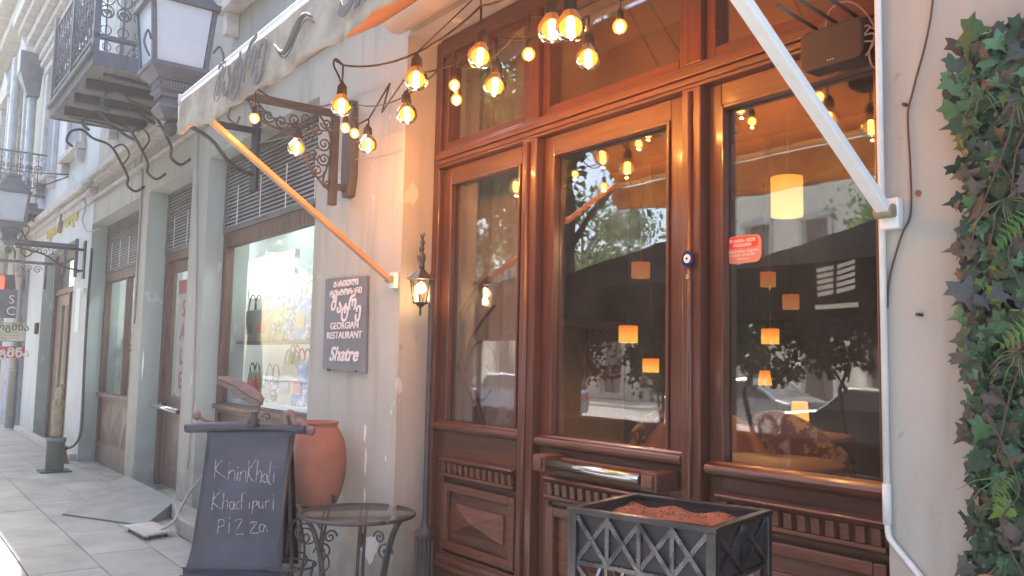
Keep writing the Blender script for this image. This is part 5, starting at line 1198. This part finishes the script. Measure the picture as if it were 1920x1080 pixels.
fgx, fgy, fgz = -13.15, -.47, .46
fgm = MB()
fgm.lathe([(.07,0),(.075,.05),(.06,.12),(.065,.2),(.075,.28),(.06,.34),(.068,.42),(.075,.48),(.04,.53),(.035,.55),(.05,.58),(.052,.62),(.035,.66),(.005,.68)], (fgx,fgy,fgz+.002), 14)
sx = thing('figurine', 'tarnished standing figurine with raised arm on top of the can', 'figurine', (fgx,fgy,fgz))
fgm.build('body', BRASS, sx)
MB().tube(catmull([(fgx+.06,fgy,fgz+.47),(fgx+.13,fgy,fgz+.50),(fgx+.17,fgy,fgz+.62),(fgx+.16,fgy,fgz+.70)],5), .022, 8).sphere((fgx+.16,fgy,fgz+.72),.035,8,6).build('arm', BRASS, sx)
MB().tube(catmull([(fgx-.06,fgy,fgz+.47),(fgx-.12,fgy,fgz+.38),(fgx-.06,fgy-.05,fgz+.30)],5), .022, 8).build('arm', BRASS, sx)
hs = MB().tube(catmull([(-13.95,-.03,3.2),(-14.0,-.03,2.2),(-13.9,-.04,1.3),(-13.75,-.05,.7),(-13.7,-.08,.42),(-13.85,-.12,.28),(-14.1,-.16,.22)],8), .02, 8)
tag(hs.build('hose', mat('dark hose', (.06,.06,.055), .5)), 'dark hose curving down beside the farther display window', 'hose')
bm_ = thing('broom_head', 'small upturned brush at the end of the dark hose', 'brush', (-14.1,-.2,0))
MB().hexa([(-14.2,-.24,.0),(-14.0,-.24,0),(-14.0,-.14,0),(-14.2,-.14,0),(-14.12,-.2,.2),(-14.08,-.2,.2),(-14.08,-.18,.2),(-14.12,-.18,.2)]).build('bristles', mat('bristle brown', (.16,.10,.08), .9, stretch=(20,20,1)), bm_)
MB().tube([(-14.1,-.19,.2),(-14.1,-.17,.25)], .03, 8).build('ferrule', IRON, bm_)
ow = MB().tube(sag((-15.99,-.1,4.66),(-30,-2.5,8.0),.3,14), .012, 5).tube(sag((-15.99,-.1,4.62),(-30,-2.0,6.8),.5,14), .012, 5)
ow.starts=ow.starts[:1]; tag(ow.build('overhead_cable', RUBB), 'pair of overhead cables crossing the far left facade', 'cable')
ow = MB().tube(catmull([(-15.99,-.06,4.66),(-15.45,-.06,4.40),(-14.6,-.04,3.95),(-14.8,-.04,3.75),(-14.35,-.04,3.5),(-13.7,.02,3.48)],6), .012, 5)
tag(ow.build('facade_cable', GREYW), 'grey cable drooping over the white facade to the shop opening', 'cable')
cc = thing('security_camera', 'tiny white security camera under the shop opening edge', 'camera', (-14.15,-.05,2.55)); MB().sphere((-14.1,-.05,2.52),.06,12,8).build('dome', WHITEP, cc); bx(-14.16,-14.04,-.1,-.001,2.56,2.6).build('mount', WHITEP, cc)
cc = thing('wall_spotlight', 'small round wall spotlight on the white string course', 'light fitting', (-13.6,-.16,4.25)); MB().tube([(-13.6,-.16,4.15),(-13.6,-.26,4.06)], .05, 10).build('head', GREYW, cc); MB().tube([(-13.6,-.151,4.2),(-13.6,-.2,4.12)], .015, 6).build('stem', GREYW, cc)
ow = MB().tube(catmull([(-11.33,-.012,4.15),(-11.3,-.012,3.95),(-11.2,-.012,3.7),(-11.2,-.012,2.0)],6), .012, 5)
tag(ow.build('pier_cable', GREYW), 'grey cable running down the pier below the iron balcony', 'cable')
oc = MB().tube(catmull([(-8.95,-.012,3.95),(-8.92,-.012,3.5),(-8.75,-.012,2.4),(-8.65,-.012,1.2),(-8.72,-.012,.5)],6), .008, 5)
tag(oc.build('pier_cable', GREYW), 'thin cable on the pier left of the handbag window', 'cable')

# ------------------------------------------------------------------ the street behind the camera (seen in the glass)
LEAF1 = leafmat('plane leaf', (.07,.15,.025), (.035,.085,.018), .45); LEAF2 = leafmat('light linden leaf', (.12,.20,.035), (.07,.13,.025), .5); LEAF3 = leafmat('dark shrub leaf', (.018,.04,.015), (.03,.06,.02), .2)
BARK = mat('bark', (.09,.07,.055), .9, c2=(.05,.04,.03), scale=8, bump=.6, bscale=20)
def tree(x, y, h, cr, ch_, label, lm, nleaf, seed, ls=.13, cat='tree', grp='street trees', r0=.17, cz=None, name='street_tree'):
    random.seed(seed); t = thing(name, label, cat, (x,y,0), group=grp)
    z0 = h-ch_; tr = MB(); tr.tube([(x,y,-.1),(x+.05,y,z0*.5),(x-.05,y+.05,z0),(x+.1,y,h*.8)], [r0*1.15,r0*.9,r0*.75,r0*.25], 10)
    tips = []
    for k in range(11):
        a = random.uniform(0,6.28); zz = z0+random.uniform(-.1,.55)*ch_; L = cr*random.uniform(.55,.95); e = Vector((x+L*math.cos(a), y+L*math.sin(a), zz+random.uniform(.2,.45)*ch_))
        b = Vector((x,y,zz)); mid = b.lerp(e,.5)+Vector((0,0,.15*ch_)); tr.tube(catmull([b,mid,e],3), [r0*.42-(r0*.36)*i/6 for i in range(7)], 6); tips += [mid, e, mid.lerp(e,.5)]
    tr.build('trunk', BARK, t)
    cl_ = [(p+Vector((random.gauss(0,.25),random.gauss(0,.25),random.gauss(0,.2)))*cr*.5, random.uniform(.18,.34)*cr) for p in tips for _ in range(2)]
    cl_.append((Vector((x,y,h-.3*ch_)), .4*cr))
    m = MB()
    for k in range(nleaf):
        c, r = random.choice(cl_); d = Vector((random.gauss(0,1),random.gauss(0,1),random.gauss(0,.8))); d = d.normalized()*r*random.random()**.4
        p = c+d; s = ls*random.uniform(.6,1.2); e = Euler((random.uniform(0,6.28),random.uniform(0,6.28),random.uniform(0,6.28))).to_matrix()
        q = [e @ Vector(v)*s + p for v in ((-.5,0,0),(-.1,-.35,.05),(.6,0,0),(-.1,.35,.05))]
        m.add(q, [(0,1,2,3)])
    m.build('crown', lm, t, kind='stuff')
tree(-10.6, -6.0, 8.0, 3.0, 4.6, 'street tree by the kerb mirrored in the door glass', LEAF1, 5200, 21, .17)
tree(-2.6, -6.1, 8.5, 2.8, 4.6, 'street tree by the kerb behind the photographer', LEAF1, 5500, 22, .17)
tree(-14.6, -4.4, 7.4, 2.1, 3.9, 'street tree rising close to the shop fronts', LEAF1, 9000, 27, .17)  # added outside the view so its crown keeps sun off the pavement
tree(-11.9, -4.6, 7.6, 2.2, 3.9, 'street tree beside the third black umbrella', LEAF1, 9000, 29, .17)  # second added tree, dense crown to block sun on the pavement
tree(-21.5, -4.8, 7.6, 2.2, 3.9, 'street tree in front of the white building', LEAF1, 7000, 28, .17)
tree(-17.5, -6.0, 8.0, 3.2, 4.6, 'street tree by the kerb opposite the far doorway', LEAF1, 9000, 23, .18)
tree(-24.5, -6.0, 8.2, 3.4, 4.8, 'street tree by the kerb near the far left', LEAF2, 8000, 24, .2)
tree(-33, -4.5, 9.5, 4.2, 6.0, 'street tree far down the pavement', LEAF2, 8000, 25, .24)
for i, x in enumerate((-40,-34.5,-29,-12.5,-6,0)):
    tree(x, -22.6, 9+.6*(i%3), 3.4, 5.8, ['street tree across the road, first from the far left','street tree across the road, second from the far left','street tree across the road, third from the far left','street tree across the road, fourth from the far left','street tree across the road, fifth from the far left','street tree across the road, nearest the photographer'][i], LEAF2, 3600, 40+i, .24, grp='trees across the road')
def shrub(x, y, h, label, seed):
    tree(x, y, h+.25, .60, h*.46, label, LEAF3, 1900, seed, .075, 'shrub', 'potted shrubs by the umbrellas', .025, name='potted_shrub')
    t = [o for o in bpy.data.objects if o.name.startswith('potted_shrub')][-1]
for i, (x, y, h, l) in enumerate(((-5.9,-4.6,2.0,'potted shrub left of the black umbrella pole'),(-4.7,-4.5,2.15,'potted shrub in front of the black umbrella'),(-3.5,-4.7,1.9,'potted shrub right of the black umbrella pole'),(-8.9,-4.6,1.9,'potted shrub under the farther black umbrella'),(-7.3,-4.7,1.8,'potted shrub between the two black umbrellas'))):
    shrub(x, y, h, l, 60+i)
    p = thing('shrub_tub', l.replace('potted shrub', 'dark tub of the shrub'), 'tub', (x,y,0), group='tubs of the potted shrubs'); MB().lathe([(.20,0),(.25,.42),(.27,.42),(.27,.46),(.23,.46),(.22,.40)], (x,y,0), 20).build('tub', IRONB, p)
for k in range(6):
    x0 = -13.6+k*1.7; tsn = thing('terrace_screen', ['dark terrace screen panel farthest down the pavement','dark terrace screen panel, second from the far end','dark terrace screen panel under the plain umbrella','dark terrace screen panel between the two umbrellas','dark terrace screen panel, second from the photographer','dark terrace screen panel nearest the photographer'][k], 'screen', (x0+.85,-4.15,0), group='dark screens round the terrace')
    bx(x0+.03,x0+1.64,-4.16,-4.14,.12,.92).build('screen_panel', BLKF, tsn)
    bx(x0,x0+.03,-4.17,-4.13,0,.97).build('post', IRON, tsn); bx(x0+1.6405,x0+1.67,-4.17,-4.13,0,.97).build('post', IRON, tsn); bx(x0+.0305,x0+1.64,-4.165,-4.135,.9205,.95).build('top_bar', IRON, tsn)
def umbrella(x, y, hw, label, logo=False, ap=3.6):
    RZ = 2.55
    t = thing('black_umbrella', label, 'umbrella', (x,y,0), group='black market umbrellas')
    MB().lathe([(.3,0),(.3,.08),(.05,.1),(.03,.15),(.03,ap-.1),(.01,ap)], (x,y,0), 14).build('pole', IRON, t)
    c = MB(); A = [(x-hw,y-hw,RZ),(x+hw,y-hw,RZ),(x+hw,y+hw,RZ),(x-hw,y+hw,RZ),(x,y,ap)]; c.add(A, [(0,1,4),(1,2,4),(2,3,4),(3,0,4)]); c.build('canopy', BLKF, t, solid=.006)
    v = MB(); P = [(x-hw,y-hw),(x+hw,y-hw),(x+hw,y+hw),(x-hw,y+hw)]
    for i in range(4):
        a, b = P[i], P[(i+1)%4]; v.add([(a[0],a[1],RZ-.005),(b[0],b[1],RZ-.005),(b[0],b[1],2.05),(a[0],a[1],2.05)],[(0,1,2,3)])
    v.build('valance', BLKF, t, solid=.006)
    r = MB()
    for a in P: r.tube([(x,y,ap-.04),(a[0],a[1],RZ-.02)], .012, 5)
    r.build('rib', IRON, t)
    if logo:
        m = MB(); yy = y+hw+.006
        for k in range(5):
            z = 2.46-k*.055; m.add([(x-hw+1.05,yy,z),(x-hw+1.22,yy,z+.02),(x-hw+1.22,yy,z+.055),(x-hw+1.05,yy,z+.035)],[(0,1,2,3)]); m.add([(x-hw+1.25,yy,z+.02),(x-hw+1.42,yy,z+.05),(x-hw+1.42,yy,z+.085),(x-hw+1.25,yy,z+.055)],[(0,1,2,3)])
        m.box(x-hw+1.02,x-hw+1.45,yy-.001,yy+.003,2.13,2.17)
        m.build('emblem', WHITEP, t)
umbrella(-3.3, -5.6, 2.1, 'black square umbrella with a pale book emblem on its valance', True)
umbrella(-8.2, -5.7, 1.7, 'plain black square umbrella without emblem', False, 3.35)
umbrella(-12.4, -6.6, 1.7, 'third black square umbrella beside the street tree', False, 3.3)
def car(x, y, cm, label, rz=0):
    t = thing('parked_car', label, 'car', (x,y,-.12), rz, 'cars on the road'); origin[t.name] = Vector((0,0,0))
    prof = [(-2.1,.35),(-2.12,.75),(-1.95,.92),(-1.35,.98),(-.75,1.40),(.75,1.45),(1.55,1.02),(2.05,.92),(2.12,.6),(2.05,.32)]
    MB().prism([(a,b) for a,b in prof], -.82, .82).build('body', cm, t, bevel=.09, seg=3)
    for s in (-1,1):
        MB().prism([(-1.15,1.0),(-.70,1.34),(-.05,1.37),(-.05,1.0)], s*.815, s*.832).build('side_window', IRON, t); MB().prism([(.0,1.0),(.0,1.37),(.70,1.38),(1.35,1.02)], s*.815, s*.832).build('side_window', IRON, t)
        for xx in (-1.3,1.3):
            w = MB(); w.tube([(xx,s*.66,.32),(xx,s*.85,.32)], .32, 20); wo_ = w.build('wheel', RUBB, t); MB().tube([(xx,s*.851,.32),(xx,s*.862,.32)], .19, 16).build('rim', CHROME, wo_)
        bx(-2.14,-2.08,s*.6-.15,s*.6+.15,.62,.75).build('headlight', WHITEP, t, bevel=.02); bx(2.06,2.13,s*.62-.12,s*.62+.12,.66,.8).build('taillight', REDP, t, bevel=.02)
car(-20.5,-12.8, mat('blue car paint',(.20,.27,.38),.25,coat=1), 'pale blue car on the road mirrored low in the door glass')
car(-14.2,-15.2, mat('silver car paint',(.45,.45,.46),.25,metal=.6,coat=1), 'silver car on the road mirrored beside the pendants')
car(-8.0,-11.8, mat('black car paint',(.02,.02,.025),.2,coat=1), 'black car on the road mirrored in the right pane')
car(-31,-16.5, mat('grey car paint',(.16,.16,.17),.25,coat=1), 'dark grey car farthest down the road')
# buildings across the street
def across(x0, x1, h, m, label, nw, fl):
    t = thing('building_across', label, 'building', ((x0+x1)/2,-25,0), group='buildings across the road')
    y0, y1 = -25.4, -25.0; ops = []; w = (x1-x0)/nw
    for f_ in range(fl):
        for k in range(nw):
            cx_ = x0+w*(k+.5); z0 = .3 if f_ == 0 else 4.6+3.6*(f_-1)+.5; ops.append((cx_-.62, cx_+.62, z0, z0+(2.9 if f_ == 0 else 2.2)))
    wall(MB(), x0, x1, 0, h, ops, y0, y1).build('wall', m, t)
    bx(x0, x1, -34, -26, 0, h-.1).build('core', IRON, t)
    for (a,b,c,d) in ops:
        s = MB(); s.box(a-.14,a,y1+.001,y1+.08,c-.1,d).box(b,b+.14,y1+.001,y1+.08,c-.1,d).box(a-.2,b+.2,y1+.001,y1+.16,d+.001,d+.2).box(a-.2,b+.2,y1+.001,y1+.14,c-.22,c-.101)
        w_ = s.build('window', STONE, t); g = MB(); g.box((a+b)/2-.04,(a+b)/2+.04,y1-.25,y1-.2,c,d).box(a,b,y1-.255,y1-.251,c,d); g.build('frame', OLDW, w_); bx(a,b,y1-.29,y1-.28,c,d).build('pane', GLASS, w_)
    s = MB(); s.box(x0,x1,y1+.001,y1+.25,4.0,4.3).box(x0,x1,y1+.001,y1+.6,h-.5,h-.2).box(x0,x1,y1+.001,y1+.35,h-.8,h-.501)
    for k in range(9): s.box(x0+.05,x1-.05,y1+.001,y1+.012,.35+k*.4,.38+k*.4) if False else None
    s.build('cornice', STONE, t)
across(-48,-25.2,7.0, CREAM, 'low cream building across the road, farthest one', 8, 1)
across(-25,-9.2,10.5, CREAM, 'cream building across the road, middle one', 6, 2)
across(-9,14,12.0, WHITE, 'white building across the road behind the photographer', 8, 3)

# ------------------------------------------------------------------ air
hz = bx(-62, 15, -36, 11, -1.9, 14.5).build('haze', None, kind='stuff')
hm = bpy.data.materials.new('haze air'); hm.use_nodes = True; hn = hm.node_tree; hn.nodes.clear()
pv = N(hn, 'VolumePrincipled'); pv.inputs['Color'].default_value = (.93,.94,.97,1); pv.inputs['Density'].default_value = .0032; pv.inputs['Anisotropy'].default_value = .2
ho = N(hn, 'OutputMaterial'); hn.links.new(pv.outputs[0], ho.inputs['Volume']); hz.data.materials.append(hm)
